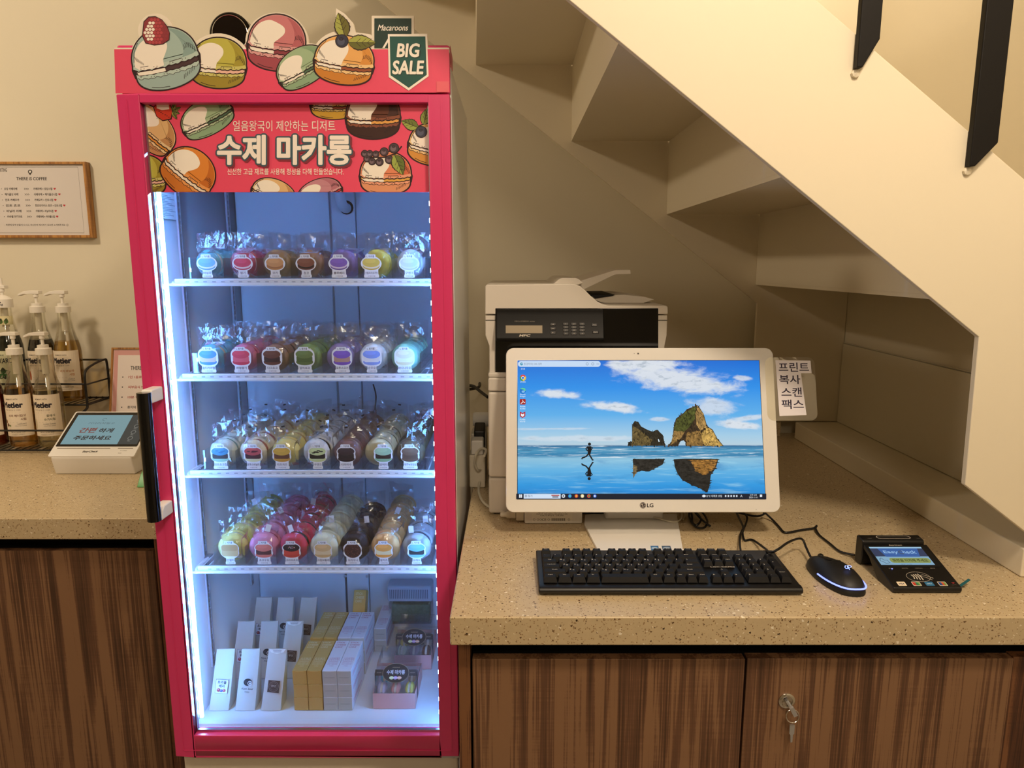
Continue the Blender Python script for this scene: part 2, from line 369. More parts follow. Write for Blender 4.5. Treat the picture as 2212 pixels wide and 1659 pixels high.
MB().lathe([(.0135, 0), (.0135, -.002), (.0115, -.0035), (.009, -.0035), (.0085, -.002), (.0, -.002)], (lp.x, 1.05, lp.z), 'y', 24).build('lock', CHROME, d2, smooth=True, label='round chrome cam lock')
k = thing('key_ring', 'small steel key in the cabinet lock with a second key hanging on its ring', 'keys', (lp.x, 1.045, lp.z))
kb = MB().tube([(lp.x, 1.0475, lp.z), (lp.x+.004, 1.036, lp.z-.006)], .0028, 6).prism([(lp.x-.002, lp.z-.002), (lp.x+.004, lp.z+.001), (lp.x+.012, lp.z-.014), (lp.x+.006, lp.z-.017)], 1.030, 1.034)
kb.build('key', STEEL, k, label='key standing in the lock')
rp = PY(1712, 1547, 1.034)
MB().tube([(rp.x+.0105*cos(a), 1.034+.002*sin(a), rp.z+.0105*sin(a)) for a in [2*pi*i/20 for i in range(21)]], .0009, 6, False).build('ring', CHROME, k, smooth=True)
q = PY(1710, 1582, 1.036)
MB().prism([(q.x-.004, q.z+.014), (q.x+.004, q.z+.014), (q.x+.004, q.z-.002), (q.x+.002, q.z-.004), (q.x+.002, q.z-.017), (q.x-.001, q.z-.018), (q.x-.002, q.z-.004), (q.x-.004, q.z-.002)], 1.035, 1.037).build('key', STEEL, k, label='key hanging below the ring')
cb2 = thing('base_cabinet', 'walnut base cabinet with plain doors left of the pink fridge', 'cabinet', (-1.5, 1.9, 0))
MB().box(-2.59, -.74, 1.51, 2.23, .08, .80).box(-2.59, -.74, 1.55, 2.23, .80, .8505).build('carcass', VOID, cb2)
for x0, x1 in ((-.8, -1.27), (-1.273, -1.75), (-1.753, -2.23)):
    MB().box(x1, x0, 1.47, 1.488, .085, .8170).build('door', WALNUT, cb2, bevel=.0012)
MB().box(-.7985, -.722, 1.476, 1.494, 0, .8505).build('filler_panel', WALNUT2, cb2, bevel=.001)
MB().box(-2.59, -.74, 1.52, 1.54, 0, .08).build('plinth', MATB, cb2)
# ================================================================ drawn macarons for the printed signs
INK = '2b1216'; CREAM = 'fbf2e6'
def mac(A, cx, cy, w, h, rot, top, shade, foot, fill, bot, lv, hl=True, hl_s=1, flip=1):
    c, d = cos(rot), sin(rot)
    def T(pts): return [(cx+(x*w*flip)*c-(y*h)*d, cy+A.up*((x*w*flip)*d+(y*h)*c)) for x, y in pts]
    def cv(x): return .12*math.sqrt(max(0, 1-x*x))
    def band(y, wv=0, n=30, x0=-1., x1=1., k=1.0, ph=0):
        return [(x*k, y-cv(x)+wv*sin(31*x+ph)+wv*.6*sin(17*x+2*ph)) for x in [x0+(x1-x0)*i/n for i in range(n+1)]]
    def dome(k=1., a0=0, a1=pi, n=24, y0=-.02): return [(k*cos(t), y0+(1-y0)*k*abs(sin(t))**.93) for t in [a0+(a1-a0)*i/n for i in range(n+1)]]
    def bowl(k=1., n=24, y0=-.42): return [(.97*k*cos(t), y0-(1+y0)*k*abs(sin(t))**.88) for t in [pi+pi*i/n for i in range(n+1)]]
    o = 1+3.2/w
    A.poly(T([(x*o, y*o) for x, y in dome()]+[(-1.03*o, -.14)]+[(-.99*o, -.42)]+[(x*o, y*o) for x, y in bowl()]+[(.99*o, -.42), (1.03*o, -.14)]), INK, lv)
    A.poly(T(band(-.30, .01, k=.96)+list(reversed(bowl()))), bot, lv+1)
    A.poly(T(band(-.32, .012, k=.97)+list(reversed(band(-.43, .022, k=.965, ph=1)))), foot, lv+2)
    A.poly(T(band(-.14, 0, k=.97)+list(reversed(band(-.30, .014, k=.97)))), fill, lv+2)
    A.line(T(band(-.30, .014, k=.97)), 2.0, INK, lv+3)
    A.line(T(band(-.43, .02, k=.95, ph=1)), 1.1, INK, lv+3)
    A.poly(T(dome()+[(-1.02, -.1)]+band(-.15, .02, k=1.015)+[(1.02, -.1)]), foot, lv+4)
    A.poly(T(dome(.985)+band(-.0, .0, k=.985)), top, lv+5)
    if shade: A.poly(T(dome(.975, -.0, 1.3)+[(q_.x, q_.y) for q_ in smooth_path([(.27, .93, 0), (.46, .70, 0), (.58, .42, 0), (.60, .12, 0), (.52, -.10, 0)], 5)]+band(-.0, 0, x0=.55, x1=1, k=.975)), shade, lv+6)
    if hl:
        s = hl_s
        hp = [(-.08, -.22), (-.3, -.25), (-.6, -.23), (-.85, -.17)]+[(q_.x, q_.y) for q_ in smooth_path([(-.95, -.06, 0), (-.93, .14, 0), (-.84, .42, 0), (-.64, .66, 0), (-.36, .78, 0), (-.08*s, .74, 0), (.12*s, .58, 0), (.15*s, .36, 0), (.04*s, .14, 0), (-.06*s, -.02, 0), (-.08, -.22, 0)], 5)]
        A.poly(T(hp), CREAM, lv+7)
        A.poly(T(band(-.18, 0, x0=-.93, x1=-.07, k=.99)+list(reversed(band(-.295, 0, x0=-.93, x1=-.07, k=.99)))), CREAM, lv+3)
    A.line(T(band(-.15, .02, k=1.015)), 2.2, INK, lv+8)
    A.line(T([(-.95, .1), (-.88, .42), (-.70, .70)]), 1.2, INK, lv+8)
    A.line(T(band(-.02, 0, x0=-.8, x1=-.55, n=4)), 1.2, INK, lv+8); A.line(T(band(-.02, 0, x0=.1, x1=.5, n=6)), 1.2, INK, lv+8)
    for i in range(7):
        x = .62+.05*i; y = .12+.05*i-.012*i*i
        A.line(T([(x, y), (x+.03, y+.08), (x+.02, y+.17)]), 1.0, INK, lv+8)
        A.line(T([(.45+.06*i, -.66+.03*i), (.42+.06*i, -.80+.035*i)]), .9, INK, lv+8)
        A.line(T([(-.90+.035*i, .30-.045*i), (-.86+.03*i, .12-.03*i)]), .8, INK, lv+8)
    A.line(T([(-.6, -.82), (-.35, -.90), (-.05, -.93)]), 1.0, INK, lv+8)
    for i in range(16):
        x = -.85+1.7*((i*.618) % 1); y = (-.06 if i % 2 else -.36)-cv(x)-.03*((i*.37) % 1)
        A.ell(*T([(x, y)])[0], 1.1, 1.0, INK, lv+8, n=6)
def leaf(A, bx, by, tx, ty, w, c1, c2, lv):
    dx, dy = tx-bx, ty-by; nx, ny = -dy, dx; l = math.hypot(dx, dy); nx /= l; ny /= l
    def side(sg, k=1, n=14): return [(bx+dx*t+sg*nx*k*w*(sin(pi*t**.8)+(.07 if i % 2 and 0 < i < n else 0)), by+dy*t+sg*ny*k*w*(sin(pi*t**.8)+(.07 if i % 2 and 0 < i < n else 0))) for i, t in [(i, i/n) for i in range(n+1)]]
    A.poly(side(1, 1.12)+list(reversed(side(-1, 1.12))), INK, lv)
    A.poly(side(1, .96)+[(bx, by)], c1, lv+1); A.poly(side(-1, .96)+[(bx, by)], c2, lv+1)
    A.line([(bx, by), (tx, ty)], 1.2, INK, lv+2)
    for t in (.3, .5, .7):
        for sg in (1, -1): A.line([(bx+dx*t, by+dy*t), (bx+dx*(t+.16)+sg*nx*w*.6, by+dy*(t+.16)+sg*ny*w*.6)], .8, INK, lv+2)
def berry(A, x, y, r, col, hi, lv):
    A.ell(x, y, r+1.6, r+1.6, INK, lv); A.ell(x, y, r, r, col, lv+1); A.ell(x-.15*r, y+.1*r, r*.62, r*.62, hi, lv+2); A.ell(x-.1*r, y-.32*r, r*.38, r*.26, INK, lv+3); A.ell(x-.1*r, y-.32*r, r*.25, r*.14, col, lv+4)
# ================================================================ the display fridge
fr = thing('display_fridge', 'tall pink-red glass-door display fridge full of wrapped macarons', 'fridge', (-.41, 1.55, 0))
body = MB().box(-.704, -.682, 1.350, 1.80, .0, 1.80).box(-.135, -.111, 1.350, 1.80, .0, 1.80).box(-.682, -.135, 1.350, 1.80, 1.742, 1.80).box(-.682, -.135, 1.775, 1.80, .40, 1.742).box(-.682, -.135, 1.362, 1.775, .40, .469).box(-.682, -.135, 1.70, 1.79, 0, .40)
body.build('body', WHITEM, fr, bevel=.002)
MB().box(-.7005, -.115, 1.335, 1.349, .03, .412).build('base_panel', mat('beige_panel', 'd9cfbd', .4), fr, bevel=.004)
LINER = mat('fridge_liner', 'dfe4ea', .35)
for x0, x1, b in ((-.6815, -.4505, 1), (-.4435, -.386, 2), (-.3845, -.136, 1)):
    MB().box(x0, x1, 1.768 if b == 1 else 1.762, 1.7745, .47, 1.741).build('back_panel', LINER, fr, bevel=.0015)
MB().prism([(1.352, .4695), (1.372, .4695), (1.372, .4735), (1.356, .4735), (1.352, .466)], -.6815, -.1355, 'x').build('sill', LINER, fr, bevel=.001)
for x, z in ((-.4475, 1.65), (-.389, 1.65), (-.4475, .62), (-.389, .62), (-.389, 1.11)):
    MB().lathe([(0, -.003), (.003, -.002), (.0042, 0)], (x, 1.762, z), 'y', 10).build('screw', STEEL, fr, smooth=True)
a = PY(727, 405, 1.72); b = PY(745, 447, 1.745)
MB().tube(smooth_path([(a.x-.004, 1.70, 1.738), (a.x, 1.715, 1.69), (b.x-.006, 1.735, b.z+.012), (b.x, 1.764, b.z-.002)]), .0125, 12).build('drain_pipe', mat('pvc', 'd7dde4', .4), fr, smooth=True)
MB().lathe([(.0135, -.001), (.017, -.001), (.017, .002)], (b.x, 1.762, b.z), 'y', 16).build('pipe_grommet', MATB, fr)
q0 = PY(806, 830, 1.755); q1 = PY(810, 885, 1.755)
MB().tube(smooth_path([q0, (q0+q1)/2+Vector((.005, 0, .004)), q1]), .0018, 6).build('sensor_wire', MATB, fr, smooth=True)
MB().tube([q1, q1-Vector((0, 0, .03))], .004, 8).box(q1.x-.016, q1.x, 1.756, 1.7615, q1.z-.012, q1.z-.004).build('sensor', BLACK, fr)
for X, sg in ((-.6815, 1), (-.1355, -1)):        # slotted shelf standards on both side walls
    for Y, zb in ((1.462, .545), (1.715, .62)):
        rl = MB().box(min(X, X+sg*.004), max(X, X+sg*.004), Y-.0075, Y-.0035, zb, 1.735).box(min(X, X+sg*.004), max(X, X+sg*.004), Y+.0035, Y+.0075, zb, 1.735)
        n = int((1.735-zb)/.0125)
        for i in range(n): rl.box(min(X, X+sg*.0035), max(X, X+sg*.0035), Y-.0035, Y+.0035, zb+i*.0125, zb+i*.0125+.0045)
        rl.box(X if sg > 0 else X-.001, X+.001 if sg > 0 else X, Y-.0035, Y+.0035, zb, 1.735)
        rl.build('shelf_rail', STEEL, fr)
LED = mat('led_strip', 'ffffff', .4, emit=66, ecol=(.10, .375, 1.0))
for x0, x1 in ((-.6670, -.6605), (-.1550, -.1495)):
    ls = MB().box(x0, x1, 1.353, 1.3575, .49, 1.72).build('led_strip', LED, fr)
    g = MB()
    for i in range(40): g.box(x0-.0008, x1+.0008, 1.3515, 1.353, .50+i*.031, .508+i*.031)
    g.build('led_chips', mat('led_chip', 'ffffff', .4, emit=60, ecol=(.55, .75, 1.0)), ls, kind='stuff')
# door
PK = PINK
dm = MB().box(-.7067, -.666, 1.316, 1.346, .4255, 1.7447).box(-.1497, -.1115, 1.316, 1.346, .4255, 1.7447).box(-.666, -.1497, 1.316, 1.346, 1.7299, 1.7447).box(-.666, -.1497, 1.316, 1.346, .4255, .4745)
door = dm.build('door', PK, fr, bevel=.002)
# raised lip just inside the frame's outer edge
MB().box(-.690, -.6885, 1.3152, 1.3165, .44, 1.735).box(-.1275, -.126, 1.3152, 1.3165, .44, 1.735).box(-.69, -.126, 1.3152, 1.3165, .4395, .4408).build('frame_ridge', PK, door)
MB().box(-.6655, -.150, 1.336, 1.340, .475, 1.7295).build('glass_pane', GLASS, door)
sp = MB().box(-.6655, -.6625, 1.329, 1.335, .475, 1.7295).box(-.1525, -.150, 1.329, 1.335, .475, 1.7295).box(-.6625, -.1525, 1.329, 1.335, .475, .479)
sp.build('glazing_strip', mat('aluminium', 'b9bdc2', .3, 1), door)
MB().tube(smooth_path([(-.676, 1.262, 1.213), (-.676, 1.2605, 1.15), (-.6765, 1.2605, 1.03), (-.677, 1.262, .967)], 3), .0125, 12).build('handle', GLOSSB, door, smooth=True, label='glossy black door handle')
for z, s in ((1.2035, 1), (.9765, -1)):
    MB().prism([(1.315, z-.013), (1.315, z+.013), (1.285, z+.013), (1.2745, z+.013 if s > 0 else z+.006), (1.2705, z+.006 if s > 0 else z-.006), (1.2705, z-.013)], -.6875, -.6665, 'x').build('handle_bracket', WHITE, door, bevel=.003)
MB().box(-.6815, -.6715, 1.2715, 1.279, .972, 1.207).build('handle_bracket', WHITE, door, bevel=.002)
MB().lathe([(0, -.012), (.005, -.012), (.006, -.006), (.009, -.005), (.009, 0)], (-.125, 1.332, .425), 'z', 12).box(-.15, -.112, 1.322, 1.342, .4185, .4225).build('hinge', STEEL, fr)
# opaque printed banner across the head of the glass
bz0 = PY(600, 415, 1.3325).z
bn = MB().box(-.6655, -.150, 1.3325, 1.3355, bz0, 1.7295).build('banner', RED, door)
A = Art(lambda u, v, h: PY(u, v, 1.3324)+Vector((0, -h, 0)), -1); A.clip = (302, 927, 224, 414.6)
TAN = ('e7bd85', 'c99461', 'f1d3a4', 'e59a3f', 'c98f5f'); GRN = ('a3bd97', '86a681', 'b4c9a6', '4f7158', '8fae8b'); OLV = ('c3bb4e', 'a89a34', 'd2cb74', 'f2bfae', 'a08c2e')
ORG = ('e38a34', 'c96d1f', 'eda05a', 'f6e6d2', 'd37a2c'); BRN = ('63321f', '45231a', '8d4f38', 'eaa955', '3a1c16'); COR = ('e88a63', 'd76b47', 'f0a585', 'eab04f', 'e59a72'); YEL = ('e0bb55', 'c99d32', 'ead38a', 'a4583a', 'c99d32'); MAU = ('c98a98', 'b77080', 'd9a3ac', 'd02f3a', 'b77080')
mac(A, 322, 276, 66, 41, math.radians(-42), *TAN, 0)
A.poly([(331, 232), (340, 221), (366, 220), (374, 240), (371, 258), (352, 262), (338, 252)], INK, 12); A.poly([(333, 232), (341, 222), (365, 222), (372, 240), (369, 256), (352, 260), (339, 251)], 'cf3a26', 13)
A.poly([(338, 220), (364, 220), (366, 236), (350, 238), (339, 234)], CREAM, 14)
for i in range(14): A.ell(338+(i*13.1) % 30, 238+(i*7.7) % 18, .9, .9, INK, 15, n=6)
for tx, ty in ((381, 216), (391, 232), (389, 246), (383, 258)): leaf(A, 372, 240, tx, ty, 4, '9aa24a', '6f7c34', 14)
mac(A, 446, 254, 57, 38, math.radians(27), *GRN, 0)
mac(A, 313, 380, 45, 44, 0, *OLV, 0); mac(A, 409, 372, 58, 50, math.radians(-38), *ORG, 12)
mac(A, 592, 420, 48, 32, math.radians(-22), *TAN, 0); mac(A, 690, 418, 48, 30, math.radians(20), *MAU, 12)
mac(A, 722, 221, 50, 36, 0, *YEL, 0); mac(A, 806, 247, 57, 52, 0, *BRN, 12)
mac(A, 932, 312, 48, 44, math.radians(-12), *('e9b565', 'd89a45', 'f0cf93', '8d4a2c', 'd8963f'), 0); leaf(A, 904, 276, 867, 261, 11, '6f7c34', '9fae4f', 12); leaf(A, 915, 270, 925, 232, 10, '9fae4f', '8a9a44', 12); berry(A, 910, 285, 11.5, '3b3f52', '565b70', 16)
mac(A, 833, 374, 54, 46, 0, *COR, 0)
A.line([(868, 316), (855, 332), (830, 340), (800, 340)], 3, INK, 12)
for x, y, r in ((788, 332, 6.5), (799, 332, 6.3), (812, 333, 6.3), (830, 328, 8.2), (851, 320, 9.8), (793, 343, 6.3), (804, 349, 6.8), (820, 350, 7.5), (841, 345, 8)): berry(A, x, y, r, '4a3b44', '7a6670', 13)
leaf(A, 852, 334, 871, 378, 13, '9fae4f', '66752f', 14)
WT = 'fdf3ea'
A.text('얼음왕국이 제안하는 디저트', 614, 272, 23, WT, 20, bold=.004, width=221)
for dx, dy, r_, c_, lv_, n_ in ((4, 4, 5.2, '8a2c3c', 20, 14), (0, 0, 5.0, '3d5a68', 24, 16), (0, 0, 1.7, WT, 28, 8)):
    for i in range(n_): A.text('수제 마카롱', 614.5+dx+r_*cos(2*pi*i/n_), 324+dy+r_*sin(2*pi*i/n_), 62, c_, lv_+i*.22, bold=.008, width=287)
A.text('신선한 고급 재료를 사용해 정성을 다해 만들었습니다.', 617, 371, 14, WT, 20, bold=.006, width=251)
A.build('banner_print', PRINT, door)
# header with its cut-out sign
MB().box(-.7045, -.1115, 1.3275, 1.349, 1.7475, 1.8306).box(-.7045, -.1115, 1.349, 1.40, 1.8005, 1.8306).build('header', PK, fr, bevel=.004)
sg = thing('header_sign', 'red cut-out macaron sign along the top of the fridge', 'sign', (-.41, 1.32, 1.7465))
SIGNY = 1.3195
def SP(u, v): p = PY(u, v, SIGNY); return (p.x, p.z)
def slab(pts): return MB().prism([SP(*p) for p in pts], SIGNY, 1.3268)
def ellpts(cx, cy, a, b, rot=0, n=36): return [(cx+a*cos(t)*cos(rot)+b*sin(t)*sin(rot), cy-a*cos(t)*sin(rot)+b*sin(t)*cos(rot)) for t in [2*pi*i/n for i in range(n)]]
PAPER = mat('sign_board', 'f3e8d6', .6)
bd = MB()
for i, pts in enumerate((ellpts(356, 128, 77, 72, .25), ellpts(336, 66, 38, 37), ellpts(472, 133, 68, 61, -.08), ellpts(598, 90, 68, 63, -.1), ellpts(653, 143, 62, 46, .45), ellpts(744, 126, 70, 60, -.12),
                          [(726, 18), (745, 30), (763, 50), (768, 70), (800, 74), (820, 95), (760, 110), (724, 80)], [(803, 34), (894, 34), (894, 76), (894, 112), (803, 112)], [(838, 73), (923, 73), (926, 165), (883, 196), (841, 168)],
                          [(247, 103), (970, 103), (971, 112), (247, 112)])):
    d = .00004*i
    bd.prism([SP(*p) for p in pts], SIGNY-d, 1.3268)
bd.build('board', PAPER, sg)
MB().prism([SP(*p) for p in ((247, 106.5), (970, 106.5), (971, 200), (250, 202))], SIGNY-.0006, SIGNY-.00045).build('red_strip', RED, sg)
A = Art(lambda u, v, h: PY(u, v, SIGNY-.0006)+Vector((0, -h, 0)), -1)
mac(A, 598, 92, 61, 60, math.radians(-6), 'cf7d82', 'b9636b', 'e0a3a4', '8d3c48', 'a64b57', 0, hl_s=1.6)
mac(A, 472, 136, 59, 54, math.radians(-4), *OLV, 0); mac(A, 357, 126, 71, 66, math.radians(14), 'a9c2bc', '8eaaa6', 'bcd0c8', '4a3236', 'a0b9b6', 12)
mac(A, 653, 144, 58, 40, math.radians(30), *GRN, 12); mac(A, 744, 130, 63, 52, math.radians(-8), *('eeb165', 'dd9440', 'f4cd92', '9b5230', 'cf842f'), 24, hl_s=.6)
rp_ = [(312, 48), (322, 38), (336, 37), (350, 44), (361, 58), (366, 72), (365, 86), (352, 95), (334, 97), (316, 93), (309, 78)]
A.poly([(336+(x-336)*1.06, 68+(y-68)*1.06) for x, y in rp_], INK, 22); A.poly(rp_, '8e2f38', 23)
for r_ in range(8):
    for c_ in range(8):
        x = 314+c_*7+(3.5 if r_ % 2 else 0); y = 43+r_*7
        if ((x-337)/26)**2+((y-68)/28)**2 < .93+.12*(y > 60): A.ell(x, y, 3.3, 3.3, CREAM if (x < 333 and 48 < y < 86) else ('b8434b' if x < 352 else '93333d'), 24, n=12)
leaf(A, 746, 82, 731, 28, 15, '6f6a2c', 'a9ad52', 34); leaf(A, 752, 92, 812, 93, 15, '6a6a2c', 'a9ad52', 34); berry(A, 739, 89, 13, '33364a', '50546b', 38)
A.rect(809, 889, 40, 104, '1f3a33', 20); A.text('Macaroons', 849, 60, 13, CREAM, 21, bold=.012, shear=.3, width=66)
A.poly([(826, 104), (842, 77), (847, 77), (831, 104)], CREAM, 22)
A.poly([(838, 74), (922, 74), (926, 165), (883, 196), (840, 167)], CREAM, 24); A.poly([(842, 79), (919, 79), (922, 162), (883, 190), (844, 163)], '21564f', 25)
for t, y, w in (('BIG', 109, 48), ('SALE', 146, 67)):
    A.text(t, 883.5, y+1.5, 29, '173531', 26, fat=1.3, shear=.12, width=w+2); A.text(t, 882, y, 28, CREAM, 27.5, fat=1.2, shear=.12, width=w)
A.rect(943, 970, 176, 199, 'ee6a78', 20)
A.build('sign_print', PRINT, sg)
# round black device standing on the fridge
dv = thing('round_device', 'round black glass-faced device standing behind the sign on the fridge', 'speaker', (0, 0, 0))
dc = PY(502, 78, 1.45); dr = .0405
MB().lathe([(0, -.012), (dr*.93, -.012), (dr, -.009), (dr, .03), (dr*.8, .045), (0, .045)], (dc.x, 1.45, dc.z), 'y', 40).build('housing', GLOSSB, dv, smooth=True)
MB().lathe([(0, -.0005), (dr*.80, -.0005), (dr*.82, .0002)], (dc.x, 1.4375, dc.z), 'y', 40).build('face', mat('dark_glass', '0e0705', .06, spec=.6), dv)
MB().tube([(dc.x+dr*.84*cos(t), 1.4372, dc.z+dr*.84*sin(t)) for t in [2*pi*i/40 for i in range(41)]], .0008, 6, False).build('rim', CHROME, dv)
MB().box(dc.x-.02, dc.x+.037, 1.435, 1.49, 1.8312, dc.z-dr*.97).build('stand', WHITE, dv, bevel=.003)
# paper notice on the left inner wall
nz = PY(375, 417, 1.42).z
A = Art(planemap((-.6815, 1.378, nz), (0, .001, 0), (0, 0, .001), (1, 0, 0)))
A.rect(0, 92, -50, 0, 'eef2f6', 0)
for i in range(15): A.rect(6, 30+((i*37) % 50), -46+i*2.9, -45+i*2.9, '7d8896', 1)
A.build('notice_sticker', PRINT, fr, label='white paper notice with fine print')
# shelves
SHZ = [1.4165, 1.2262, 1.0237, .8132]
WIRE = mat('white_wire', 'e8ebf0', .3)
for z in SHZ:
    sh = MB().box(-.668, -.150, 1.396, 1.4015, z-.0115, z+.0010).build('shelf', WIRE, fr, bevel=.002)
    fw = MB().tube(smooth_path([(-.668, 1.45, z-.004), (-.672, 1.405, z-.006), (-.664, 1.3925, z-.0105), (-.63, 1.3925, z-.0105), (-.2, 1.3925, z-.0105), (-.152, 1.3925, z-.0105), (-.146, 1.405, z-.006), (-.147, 1.45, z-.004)], 4), .0032, 8)
    fw.build('front_rod', WIRE, sh, smooth=True)
    g = MB()
    for i in range(40): x = -.66+i*.0131; g.tube([(x, 1.40, z-.0022), (x, 1.752, z-.0022)], .0015, 5)
    for y in (1.41, 1.52, 1.63, 1.75): g.tube([(-.675, y, z-.0055), (-.141, y, z-.0055)], .0022, 6)
    g.build('wire_grid', WIRE, sh)
    g = MB()
    for i in range(28): g.box(-.645+i*.0175, -.638+i*.0175, 1.3954, 1.3962, z-.0062, z-.0036)
    g.build('rail_slots', mat('rail_slot', 'b4b9c4', .5), sh)
    for y_ in (1.45, 1.702): MB().box(-.6775, -.668, y_, y_+.025, z-.012, z-.004).build('shelf_clip', STEEL, sh)
# ================================================================ trays with flavour cards, wrapped macarons
ROW = ['top shelf', 'second shelf', 'third shelf', 'fourth shelf']
CARDX = [[447, 524, 594, 661, 732, 802, 884], [450, 521, 588, 658, 739, 803, 874], [476, 547, 609, 686, 748, 828, 886], [497, 570, 630, 698, 762, 829, 900]]
TAB = ['L. 마카롱', 'L. 뚱카롱', 'L. 크림카롱', 'L. 빅카롱']
NAMES = [['바닐라', '딸기', '모카', '쵸코', '블루베리', '크림치즈요거트', '구앤크'], ['솔티카라멜', '리얼딸기', '다크쵸코', '말차쵸코', '로투스모카', '순우유', '바나나우유'],
         ['민트쵸코칩', '로투스바닐라', '리츠치즈', '구앤크', '티라미수', '앙버터', '제주녹차앙금'], ['인절미', '쵸코우유', '크러쉬쵸코', '크림브륄레', '브라우니', '황치즈', '오레오']]
# card picture: top shell, filling, bottom shell
CARDC = [[('7fb0c4', 'efe3d4', '6d9cb0'), ('d9475a', 'f4dcd8', 'c23b4e'), ('d99a5b', 'b5713c', 'c98848'), ('8a5138', '2c1710', '7a4430'), ('8a63b0', 'e3cdda', '6f4a96'), ('e0bf55', 'f3e9cf', 'd2ab45'), ('d5d5e2', 'e3dfe4', 'c9c6d2')],
         [('5b93c8', 'd9b99a', '4d84bb'), ('d9404e', 'e8666c', 'cf3040'), ('6f3f2a', '3c1f16', '6a3a26'), ('6f8040', '56682f', '65763a'), ('8560c0', 'c39a86', '7a52b8'), ('8aa4ea', 'efefef', '8aa4ea'), ('efe4c2', 'fbf8ef', 'ead9a8')],
         [('4a87a0', '3c2a22', '9fc09a'), ('c04a44', '4a1a18', 'e3d9a0'), ('d9a63a', '6b3a1c', 'cf9838'), ('d5de9a', '15120f', 'd5de9a'), ('3a2726', '241817', '33211f'), ('a9c9a0', '33221c', '8fb98c'), ('70503a', '5c3f2d', '684934')],
         [('cda56a', 'd5b27c', 'c0955a'), ('e07a66', '5a2c22', 'dd7462'), ('2a1614', 'd94a32', 'cf4028'), ('e3bb80', 'edd3a2', 'dcb478'), ('4a281c', '4a281c', '41221a'), ('eea04a', 'f3dca8', 'e8953c'), ('7fc0cc', '34302f', '86c4cc')]]
MACC = [[('7cc6d6', 'eef3f4', 'sky-blue'), ('d0506a', 'f0d4d4', 'rose-red'), ('b08a5c', 'd9b88a', 'caramel-brown'), ('a5795c', '4a2a1e', 'cocoa-brown'), ('8f78b4', 'dcd0e4', 'lilac'), ('e2cf5a', 'f5efcf', 'lemon-yellow'), ('dbdde2', 'c4c6cc', 'speckled pale grey')],
        [('6fb9d0', 'e6d2a6', 'sky-blue'), ('e07d9a', 'd23f5c', 'pink'), ('a87e62', '5a3526', 'cocoa-brown'), ('8ea861', '5a6b38', 'moss-green'), ('a08bb4', 'b98a4a', 'dusty lilac'), ('eef0ee', 'f6f3e6', 'milk-white'), ('9fe0c4', 'f5efda', 'mint-green')],
        [('dcdcc8', '8fb9a4', 'ivory'), ('ecd9b4', 'b05a50', 'cream'), ('ecd279', 'd8a044', 'butter-yellow'), ('eeeae0', '1c1718', 'white and black'), ('8a5f52', 'b08a72', 'cinnamon-brown'), ('dcd0a4', '6a5638', 'sand-coloured'), ('6b5a40', '54432f', 'olive-brown')],
        [('e8dd84', 'f0e8b8', 'pale yellow'), ('ee98b4', 'd9667e', 'candy-pink'), ('e0485a', '2a1a1c', 'crimson'), ('f2ecc6', 'f4e2ae', 'cream-white'), ('33231e', '4a3026', 'chocolate-black'), ('f4bf7e', 'f7dfae', 'apricot'), ('bfc8d0', '565c64', 'pale grey')]]
NROW = [[3]*7, [4]*7, [5]*7, [5, 5, 5, 5, 4, 5, 3]]
RAD = [.0262, .0268, .0285, .0305]
BOT = [('card_white', 'f4f4f6')]
CWORD = ['leftmost column', 'second column', 'third column', 'middle column', 'fifth column', 'sixth column', 'rightmost column']
RWORD = ['front row', 'second row', 'third row', 'fourth row', 'fifth row']
def colx(s, c): return (CARDX[s][c]-1106)/F*(1.403*CT-(SHZ[s]+.03-CH)*ST)
